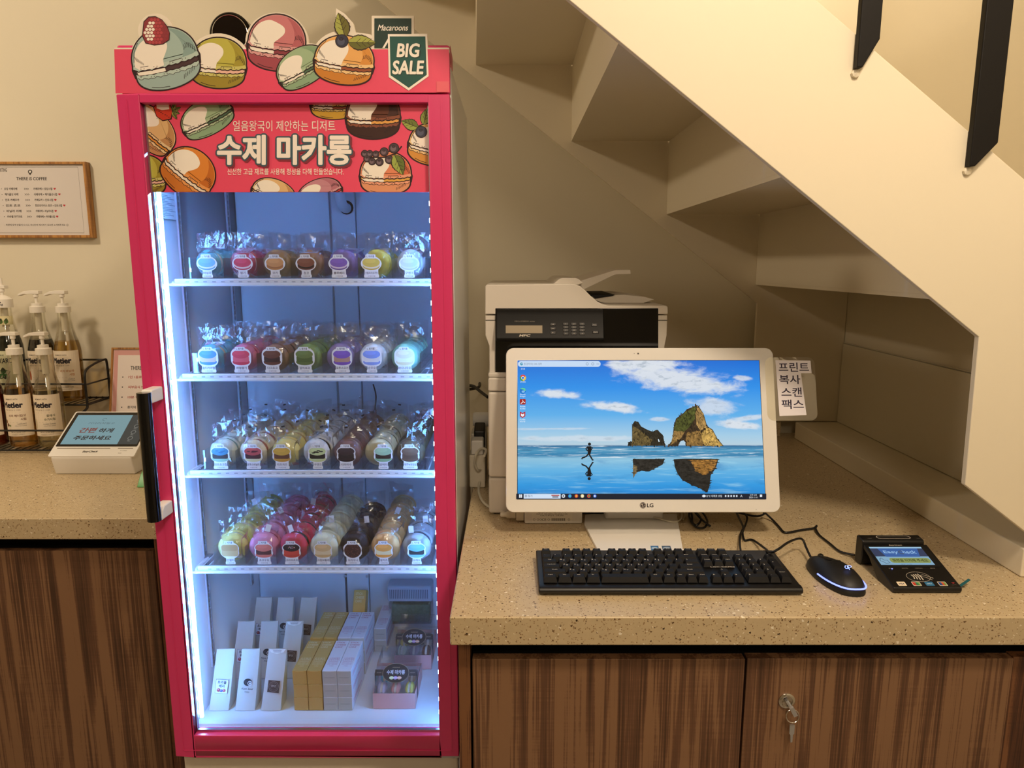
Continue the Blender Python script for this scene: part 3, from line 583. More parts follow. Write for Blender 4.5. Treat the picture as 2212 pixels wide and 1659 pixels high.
def card(parent, s, c, x, z):
    A = Art(planemap((x, 1.4022, z), (.001, 0, 0), (0, 0, .001), (0, -1, 0)))
    t, f, b = CARDC[s][c]; Wc = 'f7f6f6'; fat = s > 0
    n = NAMES[s][c]; nw = 9 if len(n) < 4 else 13.5
    A.poly(rrect(-nw-1.5, nw+1.5, .4, 7, 2), Wc, 0); A.rect(-nw, nw, 5, 17, Wc, 0)
    yc = 28 if not fat else 31.5; ry = 15 if not fat else 18.5
    if s >= 2: A.poly([(20.5*cos(t_)*(1+.10*abs(sin(t_))-.10*math.exp(-(sin(t_)*4)**2)), yc+ry*sin(t_)) for t_ in [2*pi*i/36 for i in range(36)]], Wc, 0)
    elif fat: A.poly(rrect(-20.5, 20.5, yc-ry, yc+ry, 13), Wc, 0)
    else: A.ell(0, yc, 20.5, ry, Wc, 0)
    ty = yc+ry-1.5
    A.poly(rrect(-11, 9, ty-3.5, ty+4.5, 2), Wc, 9)
    if (s, c) == (3, 0): A.poly(rrect(-18, 18, yc-13, yc+13, 6), t, 2); A.poly(rrect(-17, 17, yc-1, yc+12, 5), 'bd9156', 3)
    elif (s, c) == (3, 4):
        A.ell(0, yc, 18, 16.5, '4a281c', 2)
        for i in range(70): r_ = R.random()**.5*.92; a_ = R.random()*6.28; A.ell(18*r_*cos(a_), yc+16.5*r_*sin(a_), 1.2, .9, R.choice(['6e4030', '2c1510', '82503a']), 3, n=6)
    else:
        if fat: A.ell(0, yc-9.5, 17.4, 6.5, b, 2); A.poly(rrect(-16.2, 16.2, yc-9.5, yc+4, 4.5), f, 3); A.ell(0, yc+6.5, 17.6, 8.8, t, 5)
        else: A.ell(0, yc-5, 16.6, 7.4, b, 2); A.ell(0, yc-2.6, 16.6, 7.4, f, 3); A.ell(0, yc+2.5, 17.2, 9.4, t, 5)
        A.ell(-2, yc+(5 if not fat else 9), 11, 4.2, [min(1, v_*1.12+.01) for v_ in hx(t)], 6)
        if (s, c) == (3, 2):
            for i in range(16): A.ell(-7+R.random()*14, yc+4+R.random()*6, .8, .8, R.choice(['f4d9e0', 'e8d34a', 'e86a9a', '9fd4a0']), 7, n=6)
        if s == 2 and c in (0, 1, 3):
            for i in range(7): A.ell(-9+R.random()*18, yc+3+R.random()*5, 4, 1.3, {0: '2f6a8c', 1: '5a1c1c', 3: '1a1614'}[c], 7, n=10)
    A.text(TAB[s], -1, ty+.5, 4.4, '2b2733', 10, bold=.01, width=15)
    A.text(n, 0, 10, 5.2, '4c4360', 8, bold=.006, width=min(5.2*len(n), 2*nw-2))
    A.text('수제마카롱', 0, 3.6, 2.4, '6f6a7c', 8, width=15)
    A.build('flavour_card', PRINT, parent)
def shell_mesh(r, d, seed):
    rr = random.Random(seed)
    p = [(0, -d), (r*.35, -d*.985), (r*.62, -d*.90), (r*.82, -d*.74), (r*.94, -d*.52), (r*.985, -d*.34), (r*.99, -d*.26), (r*1.035, -d*.20), (r*1.02, -d*.06), (r*.9, 0), (0, 0)]
    return MB().lathe(p, (0, 0, 0), 'y', 26, lambda i, k: 1+(rr.uniform(-.02, .02) if i in (7, 8) else 0)).mesh('shell', smooth=True)
def wrap_mesh(r, T, seed):
    rr = random.Random(seed); nx, nz = 6, 9; H = r+.036; w0 = .0288; vs = []; fs = []
    sk = rr.uniform(-.006, .006); sl = rr.uniform(-.006, .006)
    for sg in (-1, 1):
        for j in range(nz+1):
            t = j/nz; z = -r-.002+(H+r)*t
            for i in range(nx+1):
                x = -1+2*i/nx
                k = max(0, 1-(z/(r*1.16))**2-(x*.93)**2*.45)
                y = sg*(.0012+(T/2+.0035)*math.sqrt(k))
                up = max(0, (z-r*.6)/(H-r*.6))
                amp = .0014 if k > .3 else .0024
                e = 0 if i in (0, nx) else 1
                wx = w0*(1+.05*up)*(.93 if z < r*.9 else 1)
                vs.append((x*wx+sk*up+rr.uniform(-.0012, .0012), y*(1 if e else .2)+rr.uniform(-amp, amp)*e+sl*up*up, z+.0*up+(rr.uniform(-.003, .003)+x*sk if j == nz else 0)))
    n = (nx+1)*(nz+1)
    for s_ in (0, 1):
        for j in range(nz):
            for i in range(nx):
                a = s_*n+j*(nx+1)+i
                fs += [(a, a+1, a+nx+2), (a, a+nx+2, a+nx+1)] if (i+j+s_) % 2 else [(a, a+1, a+nx+1), (a+1, a+nx+2, a+nx+1)]
    me = D.meshes.new('wrapper'); me.from_pydata(vs, [], fs); return me
FILMM = FILM
for s in range(4):
    z0 = SHZ[s]+.0012; r = RAD[s]
    tr = thing('acrylic_tray', 'clear acrylic divider tray with seven flavour cards on the '+ROW[s], 'tray', (-.405, 1.55, z0), 'acrylic trays in the fridge')
    xs_ = [colx(s, c) for c in range(7)]
    pitch = (xs_[6]-xs_[0])/6; x0 = xs_[0]-pitch*.52
    X = [x0+pitch*i for i in range(8)]; X[0] = max(X[0], -.664)
    MB().box(X[0]-.001, X[7]+.001, 1.4025, 1.4045, z0, z0+.041).build('front_panel', ACRYLIC, tr)
    MB().box(X[0], X[7], 1.4047, 1.74, z0, z0+.0012).build('base', ACRYLIC, tr)
    for x in X: MB().box(x-.0008, x+.0008, 1.4047, 1.70, z0+.0013, z0+.040).build('divider', ACRYLIC, tr)
    for c in range(7): card(tr, s, c, xs_[c], z0+.001)
    T = .031 if s == 0 else (.036 if s == 1 else .040)
    shs = [shell_mesh(r, T*.36, 10*s+i) for i in range(3)]
    fm = MB().lathe([(0, -T*.18), (r*.88, -T*.18), (r*.95, -T*.08), (r*.93, T*.08), (r*.88, T*.18), (0, T*.18)], (0, 0, 0), 'y', 22, lambda i, k: 1+(.02*sin(k*2.1+i) if 0 < i < 5 else 0)).mesh('filling', smooth=True)
    wms = [wrap_mesh(r, T, 100*s+i) for i in range(7)]
    for w_ in wms: w_.materials.append(FILMM)
    for c in range(7):
        cx = x0+pitch*(c+.5)
        t, f, word = MACC[s][c]
        m1 = mat('macaron_%d_%d' % (s, c), t, .65, bump=.25, bscale=900, var=.05, sub=0); m2 = mat('filling_%d_%d' % (s, c), f, .6, bump=.3, bscale=500)
        for k in range(NROW[s][c]):
            y = 1.4285+k*(.050 if s < 2 else .0565)+R.uniform(-.002, .002)
            if s in (2, 3): y = 1.4305+k*.0585+R.uniform(-.002, .002)
            x = cx+R.uniform(-.0015, .0015)
            e = D.objects.new('macaron', None); COL.objects.link(e); e.empty_display_size = .01
            zb = z0+.0013
            e.location = (x, y, zb+r*1.03+.0016); e.rotation_euler = (R.uniform(-.02, .10), 0, R.uniform(-.2, .2))
            tag(e, f'{word} macaron in a clear wrapper, {CWORD[c]}, {RWORD[k]}, {ROW[s]}', 'macaron', f'wrapped macarons on the {ROW[s]}')
            for sgn in (1, -1):
                me = shs[R.randrange(3)]
                if (me.name, m1.name) not in GL:
                    mm = me.copy(); mm.materials.append(m1); GL[(me.name, m1.name)] = mm
                o = D.objects.new('shell', GL[(me.name, m1.name)]); COL.objects.link(o); o.parent = e
                o.location = (0, -sgn*T*.17, 0); o.rotation_euler = (0, R.uniform(0, 6), 0 if sgn > 0 else pi)
            if ('f', m2.name) not in GL:
                mm = fm.copy(); mm.materials.append(m2); GL[('f', m2.name)] = mm
            o = D.objects.new('filling', GL[('f', m2.name)]); COL.objects.link(o); o.parent = e
            o = D.objects.new('wrapper', R.choice(wms)); COL.objects.link(o); o.parent = e
            if R.random() < .5: o.rotation_euler = (0, 0, pi)
            if s == 2 and R.random() < .6 or s == 3 and R.random() < .2:
                w_, h_, nm = (.0035, .0017, 'date_mark') if s == 2 else (.0055, .0075, 'barcode_sticker')
                if nm not in GL:
                    b_ = MB().box(-w_, w_, -.0002, .0002, -h_, h_); GL[nm] = b_.mesh(nm); GL[nm].materials.append(mat('date_ink', '17141a', .5) if s == 2 else mat('sticker_white', 'f0ecec', .5))
                o = D.objects.new(nm, GL[nm]); COL.objects.link(o); o.parent = e
                o.location = (R.uniform(-.014, .014), -.0075 if s == 2 else -.012, r+(.026 if s == 2 else .010)); o.rotation_euler = (-.2, R.uniform(-.5, .5), 0)
# ================================================================ fridge floor: paper bags
KRAFT = mat('waxed_paper', 'd3cec4', .6, bump=.4, bscale=90)
FZ = .4702
SIDE = ['left', 'middle', 'right']; RW = ['front', 'middle', 'back']
def paper_bag(col, row):
    xb = [-.650, -.592, -.535][col]; xt = [-.640, -.584, -.524][col]; yb = 1.406+row*.123; yt = yb+.036; zt = FZ+.1265
    w = .0215; d = .040
    art = ['a berry label', 'a black coconut emblem', 'a square brown cheese label'][col]
    t = thing('paper_bag', f'white paper cookie bag with {art}, {RW[row]} of its row of three', 'bag', (xb, yb, FZ), 'paper cookie bags on the fridge floor')
    rr = random.Random(row*3+col); n = 7; vs = []; rings = []
    for j in range(n+1):
        q = j/n; dd = d*(1-q)**.8+.0025; cx = xb+(xt-xb)*q; y0 = yb+(yt-yb)*q; z = FZ+(zt-FZ)*q+.0002; ww = w*(1-.07*q)
        j_ = lambda a=.0004: rr.uniform(-a, a)*(0 if j in (0,) else 1)
        vs += [(cx-ww, y0+j_(), z), (cx-ww*.35+j_(), y0-.001+j_(), z), (cx+ww*.35+j_(), y0-.001+j_(), z), (cx+ww, y0+j_(), z+(.001 if j == n else 0)),
               (cx+ww+.001, y0+dd*.5+j_(), z), (cx+ww, y0+dd, z), (cx-ww, y0+dd, z), (cx-ww-.001, y0+dd*.5+j_(), z)]
    fs = [(i*8+k, i*8+(k+1) % 8, i*8+8+(k+1) % 8, i*8+8+k) for i in range(n) for k in range(8)]+[tuple(range(8)), tuple(n*8+k for k in range(8))]
    MB().add(vs, fs).build('bag', KRAFT, t, smooth=True)
    ex = Vector((1, 0, 0)); ey = Vector((xt-xb, yt-yb, zt-FZ)).normalized(); nn = ex.cross(ey); nn = -nn if nn.y > 0 else nn
    ex = (ey.cross(nn)).normalized(); ex = ex if ex.x > 0 else -ex
    o = Vector((xb, yb, FZ))+ey*.052+nn*.0024+ex*.001
    A = Art(planemap(o, ex*.001, ey*.001, nn))
    if col == 0:
        A.rect(-14, 14, -15, 15, '55505a', 0); A.rect(-13.4, 13.4, -14.4, 14.4, 'e9e7ea', 1); A.text('트리플', 0, 9, 7, '1d1a22', 2, bold=.03); A.text('베리', 0, 1, 7, '1d1a22', 2, bold=.03)
        for x, y, r_, c_ in ((-6, -8, 4.2, 'b02a30'), (0, -9, 3.4, '3c4a86'), (6, -8, 3.8, 'c23a3c')): A.ell(x, y, r_, r_*.9, c_, 2); A.ell(x-1, y+1, r_*.35, r_*.3, 'e6a0a0', 3)
    elif col == 1:
        A.ell(0, 9, 9.5, 7.8, '1c191a', 0); A.ell(4.5, 7, 5, 5.2, 'e6e4e0', 1); A.ell(4.5, 7, 3.6, 3.8, '1c191a', 2); A.ell(5, 6.6, 2.2, 2.6, 'e6e4e0', 3)
        for i in range(5): A.line([(-8+i*2, 12-i*.6), (-5+i*2, 5+i*.5)], .5, '5a5756', 1)
        A.text('Kaya Sand', 0, -5.5, 5, '1c191a', 1, bold=.01, shear=.35, width=26); A.text('카야샌드', 0, -12, 4, '1c191a', 1, bold=.008, width=11)
    else:
        A.rect(-13, 13, -13, 13, '4a3328', 0); A.ell(0, 0, 11, 11, '9a8a7c', 1); A.ell(0, 0, 10.3, 10.3, '4a3328', 2); A.ell(0, 0, 8, 8, '8a7a6c', 3); A.ell(0, 0, 7.5, 7.5, '4a3328', 4)
        A.text('앵치즈', 0, 1, 5, 'c9bdb0', 5, bold=.01, width=11)
    A.build('printed_label', PRINT, t)
    if col == 2 and row < 2:
        o2 = Vector((xt, yt-.0022, zt))
        A = Art(planemap(o2, Vector((.001, 0, 0)), ey*.001, nn)); A.poly([(-18, 1), (18, 1), (14, -6), (0, -9), (-14, -6)], 'f0eee8', 0)
        for i in range(3): A.rect(-10+i, 10-i, -1.6-2*i, -.9-2*i, '55504e', 1)
        A.build('top_flap', PRINT, t)
for col in range(3):
    for row in range(3): paper_bag(col, row)
# cheesecake stick boxes
GOLD = mat('gold_carton', 'd9a650', .42, metal=.25); CARTON = mat('white_carton', 'e9e8ee', .5); CARTEND = mat('carton_end_grey', 'c4bfb4', .55)
bx0 = PZ(635, 1536, FZ).x; cw = .0322; ch = .0318; L_ = .1255
ORD = ['bottom', 'middle', 'top']
def stick_box(x0, y0, z0, gold, label, group, detail=True):
    t = thing('cake_box', label, 'box', (x0+cw/2, y0+L_/2, z0), group)
    MB().box(x0+.0004, x0+cw-.0004, y0, y0+L_, z0+.0002, z0+ch).build('carton', GOLD if gold else CARTON, t, bevel=.0008, seg=1)
    A = Art(planemap((x0+cw/2, y0-.0001, z0+ch/2), (.001, 0, 0), (0, 0, .001), (0, -1, 0)))
    if gold: A.rect(-15, 15, -14.8, 14.6, 'cf9a45', 0); A.rect(-9, 9, 14.3, 14.9, 'f0cf8c', 1)
    else: A.rect(-15, 15, -14.8, 14.6, 'c3beb2', 0); A.text('STRAWBERRY', 0, -.5, 2.2, '8a8378', 1, width=22); A.rect(-9, 9, 14.3, 14.9, 'f4f3f2', 1)
    A.build('end_flap', PRINT, t)
    if detail:
        A = Art(planemap((x0+cw/2, y0, z0+ch+.0001), (.001, 0, 0), (0, .001, 0), (0, 0, 1)))
        ink = 'f3dfae' if gold else 'c06a80'
        for i, w_ in enumerate(('STICK', 'CHEESE', 'CAKE')): A.text(w_, -11, 116-i*9.5, 6.2, ink, 0, bold=.008, align='L', width=[19, 23, 17][i])
        for y, h, w_ in ((50, 5, 23), (43, 5.5, 25), (36.5, 1.2, 22), (31, 3, 23), (26, 2.4, 22), (19, 3.2, 9)):
            if h > 4: A.text('순수밀크' if gold and y == 50 else ('스트로베리' if y == 50 else '스틱치즈케익'), 0, y, h, ink if not gold else 'f3dfae', 0, bold=.012, width=w_)
            else: A.rect(-w_/2, w_/2, y-h/2, y+h/2, ink, 0) if h < 2 else A.text('STICK CHEESE CAKE', 0, y, h, ink, 0, width=w_)
        A.build('top_print', PRINT, t)
    if not gold:
        A = Art(planemap((x0+cw-.0003, y0, z0), (0, .001, 0), (0, 0, .001), (1, 0, 0)))
        A.rect(12, 95, 12, 14, 'd48a9c', 0); A.rect(12, 70, 17, 19, 'd48a9c', 0); A.build('side_print', PRINT, t)
    return t
for g, y0 in enumerate((1.4065, 1.545)):
    for c in range(4):
        for l in range(3):
            stick_box(bx0+c*cw+(0 if c < 2 else .0012)+[0, .0012, -.0006][l]*(.5 if c < 2 else .2), y0, FZ+l*ch, c < 2,
                      f"{'gold' if c < 2 else 'white'} cheesecake stick box, column {['one', 'two', 'three', 'four'][c]} from the left, {ORD[l]} of the {['front', 'rear'][g]} stack", f"cheesecake boxes in the {['front', 'rear'][g]} stack", l == 2)
for l in range(2): stick_box(bx0+4*cw+.0022, 1.646, FZ+l*ch, False, f"white cheesecake stick box in the low narrow stack behind the others, {['bottom', 'top'][l]} one", 'cheesecake boxes in the narrow stack', l == 1)
# the lone gold box leaning on the back wall
t = thing('cake_box', 'lone gold cheesecake stick box leaning against the fridge back wall', 'box', (-.402, 1.6985, FZ+.0003), rot=(math.radians(60), 0, 0))
MB().box(-cw/2, cw/2, 0, L_, 0, ch).build('carton', GOLD, t, bevel=.0008, seg=1)
A = Art(planemap((0, 0, ch+.0001), (.001, 0, 0), (0, .001, 0), (0, 0, 1)))
for i, w_ in enumerate(('STICK', 'CHEESE', 'CAKE')): A.text(w_, -11, 116-i*9.5, 6.2, 'f3dfae', 0, bold=.008, align='L', width=[19, 23, 17][i])
A.build('top_print', PRINT, t)
# pink gift boxes
PINKC = mat('pink_carton', 'd9a39c', .5); SLEEVE = mat('dark_sleeve', '2a2120', .4); LID = clear('clear_lid', (.93, .94, .95), .08, .7, .1, .25, 60)
def gift(x0, x1, y0, where):
    t = thing('gift_box', f'pink macaron gift box with clear lid and dark band, {where}', 'gift box', ((x0+x1)/2, y0+.06, FZ), 'pink macaron gift boxes')
    y1 = y0+.122; zt = FZ+.037; xm = (x0+x1)/2
    m = MB().box(x0, x1, y0, y0+.001, FZ+.0002, zt).box(x0, x1, y1-.001, y1, FZ+.0002, zt).box(x0, x0+.001, y0+.001, y1-.001, FZ+.0002, zt).box(x1-.001, x1, y0+.001, y1-.001, FZ+.0002, zt).box(x0+.001, x1-.001, y0+.001, y1-.001, FZ+.0002, FZ+.0015)
    m.build('tray', PINKC, t)
    pr = [(y0+.002, zt-.004), (y0+.046, zt+.043), (y1-.006, zt+.047), (y1-.002, zt-.004)]
    MB().prism(pr, x0+.002, x1-.002, 'x').build('clear_lid', LID, t)
    # band over the lid and its oval plate, lying on the sloping front
    a = Vector((xm, y0+.002, zt-.004)); b_ = Vector((xm, y0+.046, zt+.043)); ey = (b_-a).normalized(); nn = Vector((0, ey.z, -ey.y)); nn = nn if nn.y < 0 else -nn
    o = a+ey*.046+nn*.0014; hw = (x1-x0)*500
    A = Art(planemap(o, (.001, 0, 0), ey*.001, nn))
    A.rect(-hw, hw, -6.5, 6.5, '2a2120', 0); A.ell(0, -1, 30, 21, '8a7a62', 2); A.ell(0, -1, 29, 20, '1d1716', 3); A.text('수제 마카롱', 0, 1, 9.5, 'd6d8e0', 4, bold=.02, width=41)
    A.text('HANDMADE', 0, 11, 2.2, 'b09a78', 4, width=16)
    for x, c_ in ((-7, 'd8d890'), (0, 'b78ac0'), (7, 'e0a07c')): A.ell(x*1.25, -11, 5, 3.6, c_, 4); A.rect(x*1.25-5, x*1.25+5, -11.6, -10.6, 'f4ead8', 5)
    A.text('MACARON', -hw+9, 0, 2.2, 'a89a86', 2, width=10); A.text('MACARON', hw-9, 0, 2.2, 'a89a86', 2, width=10)
    A.build('sleeve_print', PRINT, t)
    MB().box(x0-.0006, x0+.0004, y0+.03, y0+.045, zt-.03, zt+.03).box(x1-.0004, x1+.0006, y0+.03, y0+.045, zt-.03, zt+.03).build('sleeve', SLEEVE, t)
    return t
def small_macs(x0, x1, y0, cols, word, rows):
    for i in range(3):
        for j in range(rows):
            x = x0+(x1-x0)*(i+.5)/3; y = y0+.030+j*.042; c_, w_ = cols[i+3*j]
            e = thing('macaron', f'{w_} macaron standing inside the {word} pink gift box', 'macaron', (x, y, FZ+.0018), f'macarons in the {word} gift box')
            for dx in (-1, 1):
                MB().lathe([(0, dx*.011), (.011, dx*.0105), (.018, dx*.008), (.0205, dx*.005), (.0208, dx*.003), (.018, dx*.0025), (0, dx*.0025)], (x, y, FZ+.0018+.021), 'x', 20).build('shell', mat('gift_'+c_, c_, .6, bump=.2, bscale=900), e, smooth=True)
            MB().lathe([(0, -.0025), (.0185, -.0025), (.0185, .0025), (0, .0025)], (x, y, FZ+.0018+.021), 'x', 18).build('filling', mat('gift_cream', 'f0e6da', .6), e)
            A = Art(planemap((x, y-.0212, FZ+.026), (.001, 0, 0), (0, 0, .001), (0, -1, 0))); A.rect(-5, 5, -6, 6, 'f4f1ee', 0); A.rect(-1, 1, -4, 4, '8a8480', 1); A.build('sticker', PRINT, e)
gx0, gx1 = PZ(806, 1532, FZ).x, PZ(897, 1532, FZ).x
gift(gx0, gx1, 1.412, 'the nearer one'); small_macs(gx0, gx1, 1.412, [('c9bccf', 'lilac'), ('e59a8e', 'coral'), ('e3cf6a', 'yellow'), ('74bcc8', 'turquoise'), ('d9c0cc', 'pale pink'), ('b9a08c', 'beige')], 'nearer', 2)
gift(-.287, -.197, 1.566, 'the one behind'); small_macs(-.287, -.197, 1.566, [('dfe0c0', 'cream-green'), ('a898ac', 'grey-mauve'), ('6a4a3c', 'brown'), ('e0c86a', 'mustard'), ('a58fae', 'violet'), ('c0b0a0', 'taupe')], 'rear', 2)
# odour absorber on the back wall
t = thing('odour_absorber', 'clear box of green filter granules with grey vented lid on the fridge back wall', 'air freshener', (-.268, 1.74, .502))
MB().box(-.327, -.213, 1.722, 1.7675, .502, .567).build('clear_cup', clear('pale_plastic', (.86, .9, .92), .08, .6, .08), t, bevel=.006)
MB().box(-.320, -.220, 1.727, 1.764, .506, .556).build('granules', mat('green_granules', '6f8a72', .7, bump=1, bscale=160, var=.6), t, bevel=.004)
lid = MB().box(-.329, -.211, 1.719, 1.7675, .5675, .613).build('lid', mat('grey_plastic', 'aab4c0', .4), t, bevel=.006)
for i in range(22): MB().box(-.322+i*.0047, -.3198+i*.0047, 1.7182, 1.7189, .578, .603).build('vent_slot', mat('vent_dark', '5f6a78', .6), lid)
# ================================================================ all-in-one computer
TILT = math.radians(17)
mo = thing('computer', 'white all-in-one computer showing a beach wallpaper, on the quartz counter', 'computer', (.267, 1.334, .90))
MY, MZ = 1.334, .9565; MW, MH = .2750, .334       # half width, height; lower front edge
ey = Vector((0, sin(TILT), cos(TILT))); nn = Vector((0, -cos(TILT), sin(TILT))); MO = Vector((.2625, MY, MZ))
def M3(x, y, h): return MO+Vector((x, 0, 0))+ey*y+nn*h
def mprism(pts, h0, h1):
    n = len(pts)
    return MB().add([M3(x, y, h0) for x, y in pts]+[M3(x, y, h1) for x, y in pts], [tuple(range(n)), tuple(range(2*n-1, n-1, -1))]+[(i, n+i, n+(i+1) % n, (i+1) % n) for i in range(n)])
mprism(rrect(-MW, MW, 0, MH, .016, 6), -.018, 0).build('bezel', WHITE, mo, bevel=.002)
mprism(rrect(-MW+.01, MW-.01, .012, MH-.012, .02, 6), -.042, -.018).build('rear_case', WHITE, mo, bevel=.008)
mprism([(-.2522, .0258), (.2458, .0258), (.2458, .3085), (-.2522, .3085)], .0, .0004).build('screen_border', GLOSSB, mo)
def screen_mat():
    m = D.materials.new('beach_wallpaper'); t, b = nt(m); L = t.links.new; N = t.nodes.new
    uv = N('ShaderNodeUVMap'); sp = N('ShaderNodeSeparateXYZ'); L(uv.outputs[0], sp.inputs[0])
    r = N('ShaderNodeValToRGB'); L(sp.outputs[1], r.inputs[0]); e = r.color_ramp.elements
    st_ = [(0, '1c7fd0'), (.10, '2f9be2'), (.20, '62b4e6'), (.285, '8ec4e0'), (.292, '79b6d8'), (.31, '2f7fae'), (.345, '4f9cc4'), (.378, '2e6f9e'), (.384, 'b9d3e2'), (.45, 'a7d0ea'), (.60, '5fb2ee'), (.8, '2b92ec'), (1, '1a6fd8')]
    e[0].position = 0; e[0].color = (*hx(st_[0][1]), 1); e[1].position = 1; e[1].color = (*hx(st_[-1][1]), 1)
    for p, c in st_[1:-1]: x = e.new(p); x.color = (*hx(c), 1)
    cur = r.outputs[0]
    def mapn(sx, sy, rot=0, lx=0, ly=0):
        mp = N('ShaderNodeMapping'); mp.inputs['Scale'].default_value = (sx, sy, 1); mp.inputs['Rotation'].default_value = (0, 0, rot); mp.inputs['Location'].default_value = (lx, ly, 0)
        L(uv.outputs[0], mp.inputs[0]); return mp.outputs[0]
    def noise_(vec, sc, det=8, ro=.62, dist=.3):
        n = N('ShaderNodeTexNoise'); n.inputs['Scale'].default_value = sc; n.inputs['Detail'].default_value = det; n.inputs['Roughness'].default_value = ro; n.inputs['Distortion'].default_value = dist
        L(vec, n.inputs['Vector']); return n.outputs['Fac']
    def rng(v, a, b_, c=0, d=1):
        mr = N('ShaderNodeMapRange'); mr.interpolation_type = 'SMOOTHSTEP'; mr.inputs[1].default_value = a; mr.inputs[2].default_value = b_; mr.inputs[3].default_value = c; mr.inputs[4].default_value = d
        L(v, mr.inputs[0]); return mr.outputs[0]
    def mth(op, a, b_):
        k = N('ShaderNodeMath'); k.operation = op
        for i, v in ((0, a), (1, b_)):
            if isinstance(v, (int, float)): k.inputs[i].default_value = v
            else: L(v, k.inputs[i])
        return k.outputs[0]
    def mix(f, c):
        nonlocal cur
        k = N('ShaderNodeMix'); k.data_type = 'RGBA'; L(f, k.inputs[0]); L(cur, k.inputs[6]); k.inputs[7].default_value = (*hx(c), 1); cur = k.outputs[2]
    # clouds: elongated patches of noise
    nz = noise_(mapn(4.2, 5.2, .25), 2.2); nz2 = noise_(mapn(4, 6, .3), 5)
    for cx, cy, a, b_, rot, k in ((.66, .86, .36, .13, -.42, 1), (.52, .97, .2, .07, -.1, 1), (.17, .75, .13, .045, -.28, 1), (.40, .655, .15, .05, -.3, 1), (.80, .66, .13, .09, -.5, .8), (.90, .53, .13, .04, -.25, 1), (.96, .58, .12, .03, .35, .8), (.58, .57, .05, .02, 0, .7), (.93, .87, .06, .03, -.3, .8), (.15, .50, .25, .012, .03, .5), (.25, .43, .4, .03, 0, .6)):
        mp = N('ShaderNodeMapping'); mp.vector_type = 'TEXTURE'; mp.inputs['Location'].default_value = (cx, cy, 0); mp.inputs['Rotation'].default_value = (0, 0, rot*.6); mp.inputs['Scale'].default_value = (a, b_, 1)
        L(uv.outputs[0], mp.inputs[0]); ln = N('ShaderNodeVectorMath'); ln.operation = 'LENGTH'; L(mp.outputs[0], ln.inputs[0])
        m_ = mth('SUBTRACT', 1.02, ln.outputs['Value']); f = mth('ADD', mth('MULTIPLY', m_, .62), mth('SUBTRACT', nz, .60))
        mix(mth('MULTIPLY', rng(f, -.02, .30), .95*k), 'dfe6ee')
        mix(mth('MULTIPLY', mth('MULTIPLY', rng(f, .16, .40), rng(nz2, .50, .36)), .55*k), '8fa2b4')
    # surf streaks in the sea band
    sea = mth('MULTIPLY', rng(sp.outputs[1], .286, .292), rng(sp.outputs[1], .384, .378))
    st1 = noise_(mapn(5, 75), 1.2, 6, .7); mix(mth('MULTIPLY', sea, rng(st1, .52, .66)), 'dfeef6'); st2 = noise_(mapn(4, 60, 0, 3.3, 1.7), 1.2, 6, .7); mix(mth('MULTIPLY', sea, rng(st2, .56, .7)), '174a72')
    sand = rng(sp.outputs[1], .287, .27); s3 = noise_(mapn(3, 22, .05, 1, 2), 1.6, 5, .6); mix(mth('MULTIPLY', mth('MULTIPLY', sand, rng(s3, .5, .72)), .6), '9fd6ee')
    s4 = noise_(mapn(3, 9, 0, 5, 2), 1.6, 5, .6); mix(mth('MULTIPLY', mth('MULTIPLY', sand, rng(s4, .5, .75)), .5), '1a74b8')
    L(cur, b.inputs['Emission Color']); b.inputs['Emission Strength'].default_value = .95; b.inputs['Base Color'].default_value = (.01, .01, .01, 1); b.inputs['Roughness'].default_value = .5; b.inputs['Specular IOR Level'].default_value = .1
    return m
sc_ = [M3(x, y, .0007) for x, y in ((-.2512, .0268), (.2448, .0268), (.2448, .3075), (-.2512, .3075))]
o = MB().add(sc_, [(0, 1, 2, 3)]).build('screen', screen_mat(), mo)
uvl = o.data.uv_layers.new(name='UVMap')
for lp_ in o.data.loops:
    x = o.data.vertices[lp_.vertex_index].co+WL[mo.name]; k = min(range(4), key=lambda i: (sc_[i]-x).length); uvl.data[lp_.index].uv = ((0, 0), (1, 0), (1, 1), (0, 1))[k]
def SM(u, v, h):            # wallpaper picture coordinates -> screen plane
    l = 1118+3*(v-776)/296; r = 1641+16*(v-776)/296
    return M3(-.2512+.496*(u-l)/(r-l), .0268+.2807*(1072-v)/296, .0009+h)
def Z2(pts): return [(1060+x*.3255, 720+y*.3255) for x, y in pts]
A = Art(SM, -1)
big = [(1185, 740), (1212, 702), (1220, 625), (1235, 560), (1288, 520), (1308, 497), (1350, 482), (1376, 470), (1392, 486), (1420, 530), (1443, 608), (1480, 632), (1512, 690), (1555, 740), (1302, 740), (1300, 716), (1288, 703), (1270, 706), (1258, 722), (1252, 740)]
ART_P = []
def RK(pts, col, lv): ART_P.append((pts, col)); A.poly(Z2(pts), col, lv)
RK(big, '3f2f1e', 0)
RK(([(1240, 565), (1290, 524), (1350, 486), (1372, 480), (1360, 560), (1330, 610), (1300, 640), (1240, 650), (1226, 630)]), '4f5424', 1)
RK(([(1376, 474), (1390, 490), (1418, 532), (1440, 612), (1400, 640), (1372, 600), (1368, 520)]), 'a8854e', 1)
RK(([(1440, 618), (1478, 636), (1508, 690), (1548, 738), (1430, 738), (1402, 690), (1410, 650)]), 'c9a256', 1); RK(([(1310, 650), (1400, 640), (1420, 738), (1310, 738), (1302, 700)]), '94713c', 1); RK(([(1224, 640), (1296, 645), (1270, 690), (1215, 725), (1200, 735)]), '9c7a44', 1)
RK(([(915, 738), (922, 714), (945, 710), (944, 602), (960, 577), (985, 580), (1005, 612), (1040, 630), (1080, 646), (1110, 632), (1150, 668), (1165, 738)]), '2e2a20', 0)
